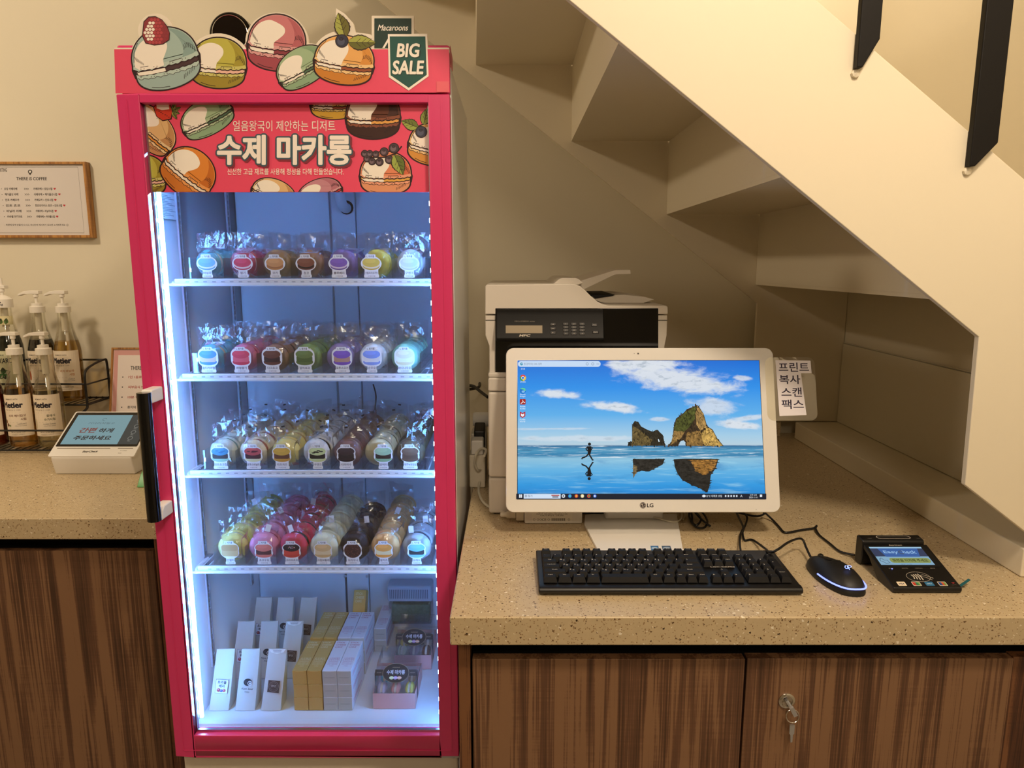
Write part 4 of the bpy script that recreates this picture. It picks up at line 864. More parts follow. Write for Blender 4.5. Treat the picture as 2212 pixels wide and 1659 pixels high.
RK(([(948, 610), (975, 620), (1030, 660), (1080, 700), (1060, 736), (945, 736)]), '6b5a34', 1); RK(([(1118, 702), (1126, 696), (1131, 708), (1122, 716)]), 'b8c8d0', 2)
RK(([(1222, 826), (1300, 822), (1520, 824), (1505, 880), (1470, 930), (1462, 1000), (1448, 1042), (1400, 1015), (1330, 985), (1280, 960), (1250, 920), (1232, 880)]), '2a2824', 0); RK(([(1330, 830), (1515, 828), (1490, 890), (1420, 930), (1370, 900)]), 'a87636', 1)
RK(([(950, 824), (1163, 824), (1150, 860), (1110, 880), (1060, 905), (1010, 900), (960, 915)]), '2c2a26', 0); RK(([(952, 860), (980, 870), (975, 910), (955, 950)]), '7d6a48', 1)
def inside(p, q):
    c_ = False
    for i in range(len(q)):
        (x0, y0), (x1, y1) = q[i-1], q[i]
        if (y0 > p[1]) != (y1 > p[1]) and p[0] < (x1-x0)*(p[1]-y0)/(y1-y0)+x0: c_ = not c_
    return c_
base = [(list(s_), c_) for s_, c_ in ART_P]
for k_ in range(2200):          # broken rock faces
    p = (R.uniform(905, 1560), R.uniform(465, 1045)); hit = [c_ for q_, c_ in base if inside(p, q_)]
    if not hit: continue
    c_ = hx(hit[-1]); f_ = R.choice([.35, .5, .7, .9, 1.15, 1.4]); ref = p[1] > 780
    a_, b2 = (R.uniform(8, 22), R.uniform(1.5, 4)) if ref else (R.uniform(4, 16), R.uniform(2, 6)); ro = 0 if ref else R.choice([.9, 1.1, 1.3, 2.0, 2.3])+R.uniform(-.3, .3)
    A.poly(Z2([(p[0]+a_*cos(t)*cos(ro)-b2*sin(t)*sin(ro), p[1]+a_*cos(t)*sin(ro)+b2*sin(t)*cos(ro)) for t in (0, 1.1, 2.2, 3.3, 4.6)]), [min(1, x*f_) for x in c_], 2+(k_ % 12)*.4)
A.build('wallpaper_rocks', attr_mat('lit_rock', emission=.8, noisy=150), mo)
A = Art(SM, -1, 2e-5); BK = '0a0c10'
for dy, fl in ((0, 1), (1680, -1)):
    def Q(pts): return Z2([(x, y if fl > 0 else dy-y) for x, y in pts])
    if fl < 0: dy = 1678
    A.ell(*Q([(662, 727)])[0], 3.3, 3.3, BK, 3); A.poly(Q([(645, 742), (672, 740), (676, 765), (668, 795), (652, 795), (650, 765)]), BK, 3)
    for p, w in (([(648, 745), (638, 758), (650, 772)], 2.4), ([(670, 744), (682, 752), (672, 766)], 2.2), ([(658, 790), (672, 812), (684, 832), (690, 828)], 3), ([(656, 790), (640, 808), (614, 818), (612, 826)], 3)): A.line(Q(p), w, BK, 3)
A.rect(1118, 1659, 1061, 1072.5, '121a2a', 4); A.rect(1134, 1214, 1061.5, 1071.5, 'cfe0f4', 5); A.text('찾기', 1148, 1066, 5, '39465c', 6); A.ell(1139, 1066, 2.4, 2.4, '39465c', 6); A.ell(1139, 1066, 1.6, 1.6, 'cfe0f4', 7)
for i in range(4): A.rect(1124+3.6*(i % 2), 1127+3.6*(i % 2), 1062.8+3.6*(i//2), 1065.8+3.6*(i//2), 'e8eef6', 5)
A.rect(1194, 1211, 1063.5, 1066, 'b05a58', 6); A.rect(1196, 1209, 1067, 1069, '4a4a58', 6)
for u, c, c2_ in ((1220, 'dfe4ea', '6a7484'), (1234, '2d7fd8', '55d0b0'), (1248, 'd84a3c', 'e8c23a'), (1261, 'e8d9a0', 'f4efe0'), (1275, 'd84a3c', '3c9a50'), (1288, '2b5fc0', 'e8eef6')):
    A.ell(u, 1066, 3.8, 3.8, c, 6, n=14); A.ell(u, 1066, 2, 2, c2_, 7, n=12)
A.text('12°C 대체로 흐림', 1546, 1066, 5, 'dfe6ee', 6, width=34); A.ell(1524, 1066, 4, 2.6, 'dfe6ee', 6)
for u in (1571, 1577, 1583, 1589, 1595): A.rect(u-1.6, u+1.6, 1064, 1068, 'cfd8e4', 6)
A.text('A', 1605, 1066, 5, 'dfe6ee', 6); A.text('오후 5:42', 1631, 1063.7, 3.6, 'e6ecf4', 6, width=15); A.text('2023-11-11', 1631, 1069, 3.4, 'e6ecf4', 6, width=19); A.rect(1645, 1650, 1063, 1068, 'dfe6ee', 6)
A.rect(1119, 1298, 777.5, 790, 'c5daf2', 4, r=6); A.text('웹 검색 또는 URL 입력', 1151, 783.7, 5, '6a7890', 5, width=38); A.ell(1127, 783.7, 3, 3, '1f8aa8', 5); A.ell(1127.6, 783.2, 1.3, 1.3, 'c5daf2', 6)
for u in (1269, 1281): A.ell(u, 783.7, 3, 3, '7486a0', 5); A.ell(u, 783.7, 2.2, 2.2, 'c5daf2', 6)
A.rect(1289, 1295, 783.2, 784.2, '7486a0', 5)
def icon_lbl(v, *ls):
    for i, l_ in enumerate(ls): A.text(l_, 1130, v+i*4.6, 3.4, 'eef4fa', 5, width=12)
A.text('휴지통', 1130, 794.5, 3.4, 'eef4fa', 5, width=9)
for c, a0 in (('d8453a', .5), ('3f9a52', 2.6), ('e9bf3c', 4.7)): A.poly([(1130, 814)]+[(1130+7*cos(a0+2.1*i/8), 814-7*sin(a0+2.1*i/8)) for i in range(9)], c, 5)
A.ell(1130, 814, 3.6, 3.6, 'f4f6f8', 6); A.ell(1130, 814, 2.8, 2.8, '3f7fd8', 7); icon_lbl(822.5, 'Chrome')
A.ell(1130, 842, 6.6, 6.6, '1f74c8', 5); A.poly([(1124, 838), (1129, 835.5), (1135, 837), (1136.6, 842), (1131, 843.5), (1133, 840)], '5fd09a', 6); A.ell(1131, 844, 3.4, 2.6, '7fb8ea', 6); icon_lbl(850, 'Microsoft', 'Edge')
A.rect(1123.5, 1136.5, 860, 872, 'a3221c', 5, r=2); A.line([(1130, 862), (1131, 866), (1126, 870)], 1.3, 'ffffff', 6); A.line([(1131, 866), (1135, 868)], 1.3, 'ffffff', 6); icon_lbl(876, 'Adobe', 'Acrobat')
A.poly([(1124, 887), (1130, 890), (1136, 887), (1136, 897), (1130, 901), (1124, 897)], 'b5202c', 5); A.poly([(1126.4, 891), (1130, 893), (1133.6, 891), (1133.6, 896), (1130, 898.4), (1126.4, 896)], 'e8eef4', 6); icon_lbl(904, 'McAfee', 'Security')
A.build('desktop_icons', LIT, mo)
A = Art(lambda x, y, h: M3(x*.001, y*.001, h))
A.ell(-.5, 14, 6.2, 6.2, '2c2426', 0); A.ell(-.5, 14, 5.3, 5.3, 'cfc6bc', 1, n=30); A.ell(-.5, 14, 4.6, 4.6, '3a3032', 2); A.line([(-1.2, 17), (-1.2, 11.5), (.8, 11.5)], .8, 'e9e2d8', 3); A.line([(3.0, 14), (1.2, 14)], .7, 'e9e2d8', 3); A.ell(-2.6, 15.6, .7, .7, 'e9e2d8', 3)
A.text('LG', 14, 14, 7.2, '2c2426', 0, fat=.35, width=12.4)
A.ell(-3, 322, 2.6, 2.6, 'd9d2c8', 0); A.ell(-3, 322, 1.6, 1.6, '15120f', 1); A.ell(-11, 322, .7, .7, '15120f', 0); A.ell(226, 6, .6, .6, '3a3432', 0)
A.build('logo_and_camera', PRINT, mo)
bp = [PZ(u, v, .905) for u, v in ((1475, 1186), (1462, 1112), (1455, 1098), (1275, 1098), (1264, 1113), (1262, 1133), (1290, 1186))]
pts = [(p.x, min(p.y, 1.462)) for p in bp]; pts = [(pts[0][0]+.004, 1.252)]+pts+[(pts[-1][0]+.001, 1.252)]
MB().prism(pts, .9003, .9065, 'z').build('stand_foot', WHITE, mo, bevel=.002)
MB().prism([(1.43, .906), (1.462, .906), (1.458, 1.03), (1.444, 1.10), (1.430, 1.09), (1.435, 1.02)], .20, .325, 'x').build('stand_neck', WHITE, mo, bevel=.004)
A = Art(lambda u, v, h: PZ(u, v, .9066+h), -1)
A.poly([(1405, 1179), (1422, 1179), (1424, 1190), (1407, 1190)], '2f6fa8', 0); A.poly([(1429, 1179), (1448, 1179), (1452, 1190), (1432, 1190)], '3f5a78', 0); A.ell(1414, 1184, 7, 2.4, 'a9c6e0', 1); A.ell(1440, 1184, 8, 2.6, '9fb2c4', 1)
A.build('spec_stickers', PRINT, mo)
# laminated sign taped to the monitor
sg2 = thing('laminated_sign', 'small laminated paper sign taped to the right edge of the computer screen', 'sign', tuple(M3(.31, .2, .003)))
A = Art(lambda x, y, h: M3(x*.001, y*.001, .0016+h))
lam = rrect(.2565, .3585, .184, .314, .014)
mprism(lam, .0006, .0014).build('laminate', clear('laminate_film', (.95, .94, .90), .10, .6, .12, .35, 70), sg2)
A.poly([(278, 308), (350, 307), (351, 281), (329, 281), (336, 195), (281, 193)], 'efeaf0', 0)
for t, x, y, w in (('프린트', 315, 293.5, 62), ('복사', 305.5, 268, 43), ('스캔', 308, 242, 42), ('팩스', 309, 217, 45)): A.text(t, x, y, 19, '2b2340', 1, bold=.014, width=w)
A.build('printed_paper', PRINT, sg2)
# ================================================================ printer
pt = thing('printer', 'white and black multifunction printer standing behind the computer', 'printer', (.14, 1.66, .90))
PF = 1.478
def pp(*l): return [(PY(u, v, PF).x, PY(u, v, PF).z) for u, v in l]
PRN = mat('printer_white', 'd9d2c6', .45)
sm = [(1232, 613), (1243, 614), (1253, 618), (1264, 627), (1278, 641), (1290, 651), (1301, 657), (1315, 660)]
lidp = pp((1048, 618), (1051, 615), *sm, (1439, 660), (1443, 663), (1443, 679), (1048, 679))
MB().prism(lidp, PF, 1.86).build('scanner_lid', PRN, pt, bevel=.003)
x0, x1 = pp((1048, 680))[0][0], pp((1443, 680))[0][0]
zA, zB, zC, zD = [pp((1048, v))[0][1] for v in (680, 692, 815, 1030)]
xa, xb = pp((1057, 820))[0][0], pp((1434, 820))[0][0]
MB().prism([(x0, zA-.0012), (x0, zB), (x0, pp((1048, 725))[0][1]), (xa, pp((1048, 748))[0][1]), (xa, zC+.002), (xb, zC+.002), (xb, pp((1048, 748))[0][1]), (x1, pp((1048, 725))[0][1]), (x1, zA-.0012)], PF+.004, 1.86).build('main_body', PRN, pt, bevel=.002)
g = MB().box(x0+.0004, x1-.0004, PF+.0032, PF+.004, zB-.0006, zB+.0006); g.build('seam', VOID, pt)
bl = pp((1070, 666), (1422, 666), (1422, 815), (1070, 815))
MB().prism(bl, PF-.001, PF+.02).build('front_panel', GLOSSB, pt, bevel=.001)
cp = MB().prism([(PF-.003, pp((0, 680))[0][1]), (PF-.003, pp((0, 668))[0][1]), (PF+.01, pp((0, 668))[0][1]), (PF+.01, pp((0, 737))[0][1]), (PF-.020, pp((0, 735))[0][1]), (PF-.022, pp((0, 729))[0][1])], pp((1072, 700))[0][0], pp((1303, 700))[0][0], 'x').build('control_panel', mat('panel_black', '0a0908', .5, spec=.25), pt, bevel=.002)
za, zb = pp((0, 680))[0][1], pp((0, 729))[0][1]
e2 = Vector((0, -.019, zb-za)).normalized()
o = Vector((pp((1072, 700))[0][0], PF-.0032, za)); n2 = Vector((0, e2.z, -e2.y)); n2 = n2 if n2.y < 0 else -n2
Ac = Art(planemap(o, (.001, 0, 0), -e2*.001, n2))
Ac.rect(20, 97, -40, -23, '8d8068', 0); Ac.rect(21, 96, -39.4, -23.6, '9b8d74', 1)
Ac.text('MFC-L2700DW series', 60, -14, 2.4, '8a8074', 1, width=42); Ac.text('MFC', 60, -45, 5, 'c9c0b0', 1, bold=.03, shear=.2, width=24)
KEYM = mat('printer_key', '1d1a18', .5)
for x, y, l_ in [(119, -21, '◂'), (119, -30, 'OK'), (119, -39, '▸')]+[(146+i*17, -20-j*7, '123456789*0#'[j*3+i]) for j in range(4) for i in range(3)]+[(206, -22, 'Stop'), (208, -38, 'Start')]:
    c = o+Vector((x*.001, 0, 0))-e2*y*.001
    vs = [c+Vector((dx, 0, 0))-e2*dy+n2*h for h, k_ in ((0, 1), (.0012, .85)) for dx, dy in ((-.0062*k_, -.0028*k_), (.0062*k_, -.0028*k_), (.0062*k_, .0028*k_), (-.0062*k_, .0028*k_))]
    MB().add(vs, [(0, 1, 5, 4), (1, 2, 6, 5), (2, 3, 7, 6), (3, 0, 4, 7), (4, 5, 6, 7)]).build('key', KEYM, cp)
    Ac.text(l_, x, y, 2.6, 'b5aca0', 32)
Ac.build('panel_print', PRINT, cp)
zl = [pp((0, v))[0][1] for v in (815, 845, 1030)]; xl = pp((1055, 900))[0][0]
MB().box(xl, xb+.002, PF-.006, 1.87, zl[0], pp((0, 803))[0][1]-.001).box(xl, xb+.002, PF-.008, 1.87, zl[1]+.0008, zl[0]).build('tray_top', PRN, pt, bevel=.004)
MB().box(xl, xb+.002, PF-.008, 1.87, zl[2]+.0008, zl[1]-.0002).build('paper_tray', PRN, pt, bevel=.006)
MB().box(xl, xb+.002, PF-.008, 1.87, .9035, zl[2]-.0006).build('paper_tray', PRN, pt, bevel=.006)
MB().box(xl+.01, xb-.01, PF+.002, 1.86, .9002, .904).build('foot', MATB, pt)
ad = pp((1247, 612), (1262, 607), (1330, 586), (1337, 584), (1372, 583), (1373, 593), (1341, 594), (1336, 595), (1267, 628), (1258, 621))
MB().prism(ad, 1.535, 1.80).build('document_feeder', PRN, pt, bevel=.0015)
MB().prism(pp((1193, 615), (1200, 611), (1210, 603), (1216, 601), (1246, 601), (1252, 603), (1262, 612), (1250, 616)), 1.50, 1.83).build('feeder_cover', PRN, pt, bevel=.001)
MB().prism(pp((1282, 645), (1360, 640), (1408, 645), (1430, 651), (1405, 659.5), (1316, 659.5), (1296, 653)), 1.56, 1.79).build('output_tray', PRN, pt, bevel=.001)
MB().prism(pp((1286, 641), (1340, 640), (1335, 643), (1295, 649)), 1.557, 1.79).build('output_slot', MATB, pt)
# ================================================================ keyboard
kb = thing('keyboard', 'full-size black wired keyboard on the counter in front of the computer', 'keyboard', (.265, 1.16, .90))
KX0, KX1 = .0445, .4850
def kz(y): return .9155+(y-1.10)*.052
pr = [(1.0935, .9015), (1.0885, .9045), (1.0865, .909), (1.089, .9135), (1.096, .9155), (1.106, .9145), (1.226, kz(1.226)), (1.2315, .9205), (1.2315, .9105), (1.226, .9015)]
n = len(pr); ins = 0
MB().prism(pr, KX0, KX1, 'x').build('case', BLACK, kb, bevel=.0022)
MB().box(KX0+.012, KX1-.012, 1.10, 1.112, .9001, .902).box(KX0+.012, KX1-.012, 1.21, 1.222, .9001, .902).build('foot', MATB, kb)
U = .01865; BX = .0535
KEYB = mat('key_black', '121010', .6, spec=.3)
Ak = Art(lambda x, y, h: Vector((x, y, kz(y)+.0095+h)))
Ak.clip = None; KM = {}
def key(ux, uy_, w, txt='', h=1):
    y = 1.1135+.01835*uy_; x = BX+ux*U; ww = w*U-.0012; d = .0171+(h-1)*.01835
    k_ = (round(ww, 5), h)
    if k_ not in KM:
        KM[k_] = MB().frus(0, ww, 0, d, 0, .0085, .0026, .0044, .0015).mesh('key'); KM[k_].materials.append(KEYB)
    o = D.objects.new('key', KM[k_]); COL.objects.link(o); o.parent = kb
    o.location = Vector((x, y-.0085, kz(y)))-WL[kb.name]; o.rotation_euler = (.052, 0, 0); WL[o.name] = WL[kb.name]
    for i, tx in enumerate(txt.split('|')):
        if not tx: continue
        hh = .0024 if len(tx) == 1 else .0023
        if len(tx) == 1: Ak.text(tx, x+.0055+i*.0048, y+.0032-i*.0024+(h-1)*.009, hh, 'f2eadc', 0, bold=.015, em=.0042)
        else: Ak.text(tx, x+ww/2-.0002, y+.0030+(h-1)*.009-(i*.003), hh, 'd8d0c2', 0, bold=.01, width=min(ww*.55, .0019*len(tx)))
def row(y, x, items):
    for it in items:
        if isinstance(it, (int, float)): x += it; continue
        if isinstance(it, str): it = (it, 1)
        key(x, y, it[1], it[0]); x += it[1]
row(5.25, 0, ['Esc', 1, 'F1', 'F2', 'F3', 'F4', .5, 'F5', 'F6', 'F7', 'F8', .5, 'F9', 'F10', 'F11', 'F12'])
row(5.25, 15.25, ['PrtSc', 'ScrLk', 'Pause'])
row(4, 0, list('`1234567890-=')+[('Back', 2)]); row(4, 15.25, ['Insert', 'Home', 'PgUp']); row(4, 18.5, ['Num', '/']); row(4, 21.5, ['-'])
row(3, 0, [('Tab', 1.5)]+['Q|ㅂ', 'W|ㅈ', 'E|ㄷ', 'R|ㄱ', 'T|ㅅ', 'Y|ㅛ', 'U|ㅕ', 'I|ㅑ', 'O|ㅐ', 'P|ㅔ', '[', ']']+[('\\', 1.5)]); row(3, 15.25, ['Delete', 'End', 'PgDn']); row(3, 18.5, ['7', '8', '9'])
row(2, 0, [('CapsLock', 1.75)]+['A|ㅁ', 'S|ㄴ', 'D|ㅇ', 'F|ㄹ', 'G|ㅎ', 'H|ㅗ', 'J|ㅓ', 'K|ㅏ', 'L|ㅣ', ';', "'"]+[('Enter', 2.25)]); row(2, 18.5, ['4', '5', '6'])
row(1, 0, [('Shift', 2.25)]+['Z|ㅋ', 'X|ㅌ', 'C|ㅊ', 'V|ㅍ', 'B|ㅠ', 'N|ㅜ', 'M|ㅡ', ',', '.', '/']+[('Shift', 2.75)]); row(1, 16.25, ['↑']); row(1, 18.5, ['1', '2', '3'])
row(0, 0, [('Ctrl', 1.3), ('Win', 1.3), ('Alt', 1.3), ('한자', 1.3), ('', 4.4), ('한/영', 1.25), ('Alt', 1.15), 'Win', 'Menu', 'Ctrl']); row(0, 15.25, ['←', '↓', '→']); row(0, 18.5, [('0', 2), '.'])
key(21.5, 2, 1, '+', 2); key(21.5, 0, 1, 'Enter', 2)
Ak.text('LGC-CKP03', BX+16.75*U, 1.1135+.01835*1.62, .0028, 'c9c0b2', 0, bold=.03, width=.042)
Ak.build('legends', PRINT, kb)
# ================================================================ mouse
ms = thing('mouse', 'black wired mouse with glowing blue trim beside the keyboard', 'mouse', (.5735, 1.151, .90))
def mouse_shape(k=1., z0=.0, z1=.036, n=24, m=10):
    vs = []; fs = []
    for j in range(m+1):
        q = j/m; s_ = math.sqrt(max(0, 1-q**2.4))
        for i in range(n):
            a = 2*pi*i/n; wy = sin(a); y = .066*wy*k; wd = .031*k*(1-.14*wy-.06*(wy**2))
            x = wd*(abs(cos(a))**.68)*(1 if cos(a) >= 0 else -1)
            zz = z0+(z1-z0)*q*(1-.20*max(0, wy*s_)-.08*max(0, -wy*s_))
            vs.append((.5635+x*s_*(.97 if j == 0 else 1)-.009*wy, 1.151+y*(s_**.9), .9003+zz))
    for j in range(m):
        for i in range(n): fs.append((j*n+i, j*n+(i+1) % n, (j+1)*n+(i+1) % n, (j+1)*n+i))
    fs += [tuple(range(n-1, -1, -1)), tuple(m*n+i for i in range(n))]
    return MB().add(vs, fs)
mouse_shape().build('shell', mat('mouse_black', '0e0d0d', .5), ms, smooth=True)
BLUE = mat('blue_glow', '4a5cff', .4, emit=2.2, ecol=(.22, .28, 1))
trim = []
for i in range(26):
    a = pi*1.02+pi*.98*i/25; wy = sin(a); wd = .031*(1-.14*wy-.06*wy*wy); x = wd*(abs(cos(a))**.68)*(1 if cos(a) >= 0 else -1)
    trim.append((.5635+x*.985-.009*wy, 1.151+.0655*wy, .9003+.0125-.001*wy))
MB().tube(trim, .0014, 6).build('light_strip', BLUE, ms, smooth=True)
MB().lathe([(0, -.003), (.007, -.003), (.008, 0), (.007, .003), (0, .003)], (.556, 1.188, .9245), 'x', 18).build('scroll_wheel', BLACK, ms, smooth=True)
A = Art(planemap((.572, 1.120, .9375), (.001, 0, 0), (0, .00097, .0002), (0, -.2, .98)), step=1e-4)
for pts in ([(-6, -4), (-2, -4), (0, 4), (-3, 4), (-6, -1)], [(1, 4), (6, 4), (6, 1), (3, -1), (1, -1), (-1, -8)]): A.line(pts, 1.3, '8fa2ff', 0, closed=True)
A.build('glowing_logo', attr_mat('lit_logo', emission=2.5), ms)
# ================================================================ card reader
cr = thing('card_reader', 'black touch-screen card reader at the right end of the counter', 'card terminal', (.6965, 1.16, .90))
RX0, RX1 = .6385, .7550
ey_ = Vector((0, .108, .032)).normalized(); n_ = Vector((0, -ey_.z, ey_.y))
MB().prism([(1.099, .9005), (1.0965, .906), (1.0975, .911), (1.2055, .943), (1.2055, .9345), (1.185, .928), (1.15, .9005)], RX0+.0015, RX1, 'x').build('body', BLACK, cr, bevel=.002)
MB().prism([(1.2055, .915), (1.2055, .9475), (1.209, .9505), (1.227, .9525), (1.2305, .950), (1.2305, .9005), (1.213, .9005), (1.208, .907)], RX0, RX1-.004, 'x').build('head', BLACK, cr, bevel=.003)
A = Art(planemap((.6965, 1.0975, .9113), (.001, 0, 0), ey_*.001, n_))
A.rect(-54, 54, 51, 107, '050505', 0, r=3)
A.text('EasyCheck', 0, 109, 3, 'bfb6a8', 1, fat=.15, shear=.2, width=24)
A.ell(-2, 26, 20, 12.5, 'b9afa0', 1); A.ell(-2, 26, 19.4, 11.9, '060606', 2)
for i in range(4): A.line([(-12+i*4, 31+.8*i), (-9.5+i*4, 26), (-11+i*4+.5*i, 20.5-.8*i)], 1.7, 'cfc6b6', 3)
A.line([(3, 29), (8, 31), (14, 28), (22, 22)], .9, 'b9afa0', 3); A.line([(4, 26), (10, 25), (18, 18)], .9, 'b9afa0', 3); A.line([(3, 29), (4, 26)], .9, 'b9afa0', 3)
for x, t in ((-38, 'READY'), (-14, 'PROCESS'), (10, 'COMPLETE'), (34, 'ERROR')): A.text(t, x, 47.5, 1.8, '8a8278', 1)
for x, c, c2_ in ((-39, 'e8d9bc', None), (-14, 'c0392b', '2f7a58'), (8, '2f6f9a', None), (30, '2a4a8a', 'c0552b')):
    A.rect(x-7, x+7, 4, 14, c if c2_ is None else 'dcd2c0', 1, r=1)
    if c2_: A.rect(x-6, x-1, 5, 13, c, 2); A.rect(x-1, x+3, 5, 13, c2_, 2); A.rect(x+3, x+6, 5, 13, '6a9a4a', 2)
A.text('VISA', -39, 9, 3.6, '1f2a5a', 2, fat=.15, shear=.2, width=9); A.text('AMEX', 8, 9, 2.6, 'bcd6ea', 2, width=9); A.text('UnionPay', 48, 6, 1.8, '8a8278', 2); A.poly([(46, 12), (52, 12.5), (51, 10), (48, 9)], '8a2a26', 2)
A.build('panel_print', PRINT, cr)
A = Art(planemap((.6965, 1.0975, .9115), (.001, 0, 0), ey_*.001, n_)); A.lv = 4
A.rect(-51, 43, 56, 104, '8fb8d4', 4); A.rect(-51, 43, 100.5, 104, 'a9d2ee', 5); A.rect(-51, 43, 78, 100, '38415f', 5); A.poly([(-38, 100), (34, 100), (28, 77), (-32, 77)], '3f68ae', 6)
A.text('Easy', -18, 89, 10, '9cc6f2', 7, bold=.02, width=26); A.text('heck', 15, 90, 9, '9cc6f2', 7, bold=.02, width=24); A.text('C', -.5, 89, 10, '4a5a78', 7, bold=.03)
A.rect(-30, 41, 61, 74, '94a05c', 6, r=5); A.text('화면을 터치해 주세요', 5.5, 67.5, 8, '454c22', 7, bold=.02, width=62)
A.line([(-46, 72), (-43, 74), (-40, 68), (-35, 68), (-33, 61), (-41, 60), (-44, 65), (-48, 66)], .9, '1d2630', 7, closed=True); A.text('READY TO PAY', -6, 57.5, 2, '3a4a5c', 7, width=20)
A.build('screen', attr_mat('lit_screen', emission=.8), cr)
A = Art(planemap((.6965, 1.2095, .9510), (.001, 0, 0), (0, .001, .0001), (0, -.1, 1)))
A.poly(rrect(-28, 34, 2, 12.5, 5), 'b9b0a2', 2); A.poly(rrect(-26.8, 32.8, 2.9, 11.6, 4.3), '0a0909', 3); A.text('IC CARD', 3, 12, 1.6, 'b9b0a2', 4); A.text('INSERT', -42, 3, 1.8, '8a8278', 2); A.text('CARD', 47, 3, 1.8, '8a8278', 2)
A.build('head_print', PRINT, cr)
MB().lathe([(0, 0), (.0011, 0), (.0011, .0004), (0, .0005)], (.6595, 1.1415, .9245), 'z', 10).build('status_light', BLUE, cr)
p0, p1 = PZ(2074, 1268, .905), PZ(2093, 1257, .905)
MB().add([(p0.x-.004, p0.y, .9075), (p0.x-.002, p0.y-.005, .9075), (p1.x, p1.y-.004, .9105), (p1.x-.001, p1.y+.001, .9108), (p0.x-.004, p0.y, .9071), (p0.x-.002, p0.y-.005, .9071), (p1.x, p1.y-.004, .9101), (p1.x-.001, p1.y+.001, .9104)], [(0, 1, 2, 3), (4, 5, 6, 7), (0, 1, 5, 4), (1, 2, 6, 5), (2, 3, 7, 6), (3, 0, 4, 7)]).build('pull_tab', mat('teal_tape', '1f5f68', .5), cr)
# ================================================================ cables
def cable(name, label, pts, r, m, cat='cable', extra=None):
    P = []
    for u, v, lift in pts: P.append(PZ(u, v, .9012+r+lift))
    c = Vector((P[0].x, P[0].y, .90)); t = thing(name, label, cat, c)
    MB().tube(smooth_path(P, 7), r, 8).build('cord', m, t, smooth=True)
    return t
CB = mat('black_cord', '0b0a0a', .5)
cable('mouse_cable', 'black mouse cable arching from behind the keyboard to the mouse', [(1582, 1090, .06), (1596, 1118, .03), (1606, 1140, .006), (1604, 1152, .004), (1609, 1167, 0), (1625, 1166, 0), (1650, 1183, .012), (1664, 1193, .030), (1680, 1187, .040), (1702, 1172, .036), (1722, 1164, .03), (1734, 1166, .024), (1742, 1184, .014), (1752, 1204, .010), (1764, 1211, .012)], .0022, CB)
cable('keyboard_cable', 'black keyboard cable hanging from the screen to the keyboard', [(1588, 1096, .05), (1606, 1108, .02), (1614, 1118, .004), (1610, 1135, .003), (1601, 1150, .008), (1598, 1170, .006), (1600, 1190, .018)], .0020, CB)
cable('reader_cable', 'black cable running from under the screen to the card reader', [(1560, 1098, .05), (1590, 1106, .012), (1630, 1115, .005), (1648, 1112, .01), (1652, 1108, .012), (1668, 1122, .002), (1682, 1137, 0), (1693, 1149, 0), (1705, 1150, 0), (1730, 1145, 0), (1757, 1141, .001), (1764, 1136, .004), (1762, 1142, .002), (1770, 1156, 0), (1790, 1172, 0), (1812, 1190, 0), (1830, 1196, .002), (1846, 1199, .004)], .0022, CB)
cable('cable_loop', 'looped bundle of black cable lying behind the white stand', [(1460, 1102, .012), (1490, 1102, .012), (1496, 1128, 0), (1506, 1134, .002), (1514, 1120, .005), (1498, 1104, .008), (1488, 1112, .006), (1500, 1136, .004), (1520, 1140, .002), (1528, 1126, .004), (1516, 1106, .008), (1500, 1104, .01), (1518, 1124, .010), (1535, 1137, .002)], .0022, CB)
cable('power_lead', 'thin white cable curling over the foot of the white computer', [(1372, 1096, .02), (1378, 1102, .016), (1390, 1111, .009), (1420, 1119, .0075), (1452, 1127, .0075), (1470, 1122, .003), (1472, 1108, .001), (1464, 1103, .001), (1474, 1104, 0), (1480, 1112, 0), (1476, 1122, 0)], .0017, CORDW)
ad = thing('power_adapter', 'white computer power adapter brick with a printed rating label', 'power adapter', (.088, 1.45, .90))
aL, aR = PZ(1133, 1128, .90).x, PZ(1257, 1130, .90).x
MB().box(aL, aR, 1.418, 1.4675, .9003, .936).build('brick', WHITE, ad, bevel=.003)
MB().box(aL-.018, aL-.0005, 1.424, 1.444, .904, .926).box(aL-.034, aL-.018, 1.428, 1.440, .908, .922).build('plug', CORDW, ad, bevel=.003)
A = Art(planemap(((aL+aR)/2, 1.4178, .918), (.001, 0, 0), (0, 0, .001), (0, -1, 0)))
A.rect(-46, 40, -14, 16, 'efece4', 0)
for i, (t, x, y, h, w) in enumerate((('LCAP40', 5, 12.5, 3, 20), ('AC/DC ADAPTER  19V 2.1A', -3, 8, 2.2, 60), ('INPUT 100-240V~ 50-60Hz 1.2A', -3, 4.4, 2.2, 66), ('OUTPUT 19.0V', -3, 1, 2.2, 50), ('CE', -20, -8, 5, 9))): A.text(t, x, y, h, '39342f', 1, bold=.01, width=w)
for i in range(22): A.rect(-4+i*1.35, -4+i*1.35+(.5+.5*((i*7) % 3)/2), -11, -5, '39342f', 1)
for x in (-41, -33, -27, -10, 33): A.ell(x, -8, 2.3, 2.3, '4a443e', 1, n=14); A.ell(x, -8, 1.6, 1.6, 'efece4', 2, n=12)
A.build('rating_label', PRINT, ad)
pc = thing('mains_cable', 'white power cord looping down from the sockets behind the printer', 'cable', (-.06, 1.5, .90))
P = [PZ(1046, 985, 1.00), PZ(1050, 972, 1.005), PZ(1040, 969, 1.005), PZ(1029, 980, 1.0), PZ(1026, 1002, .97), PZ(1034, 1016, .95), PZ(1046, 1008, .945), PZ(1047, 1012, .94), PZ(1038, 1035, .92), PZ(1034, 1060, .908), PZ(1042, 1082, .905), PZ(1060, 1097, .905), PZ(1080, 1104, .908), Vector((aL-.033, 1.434, .915))]
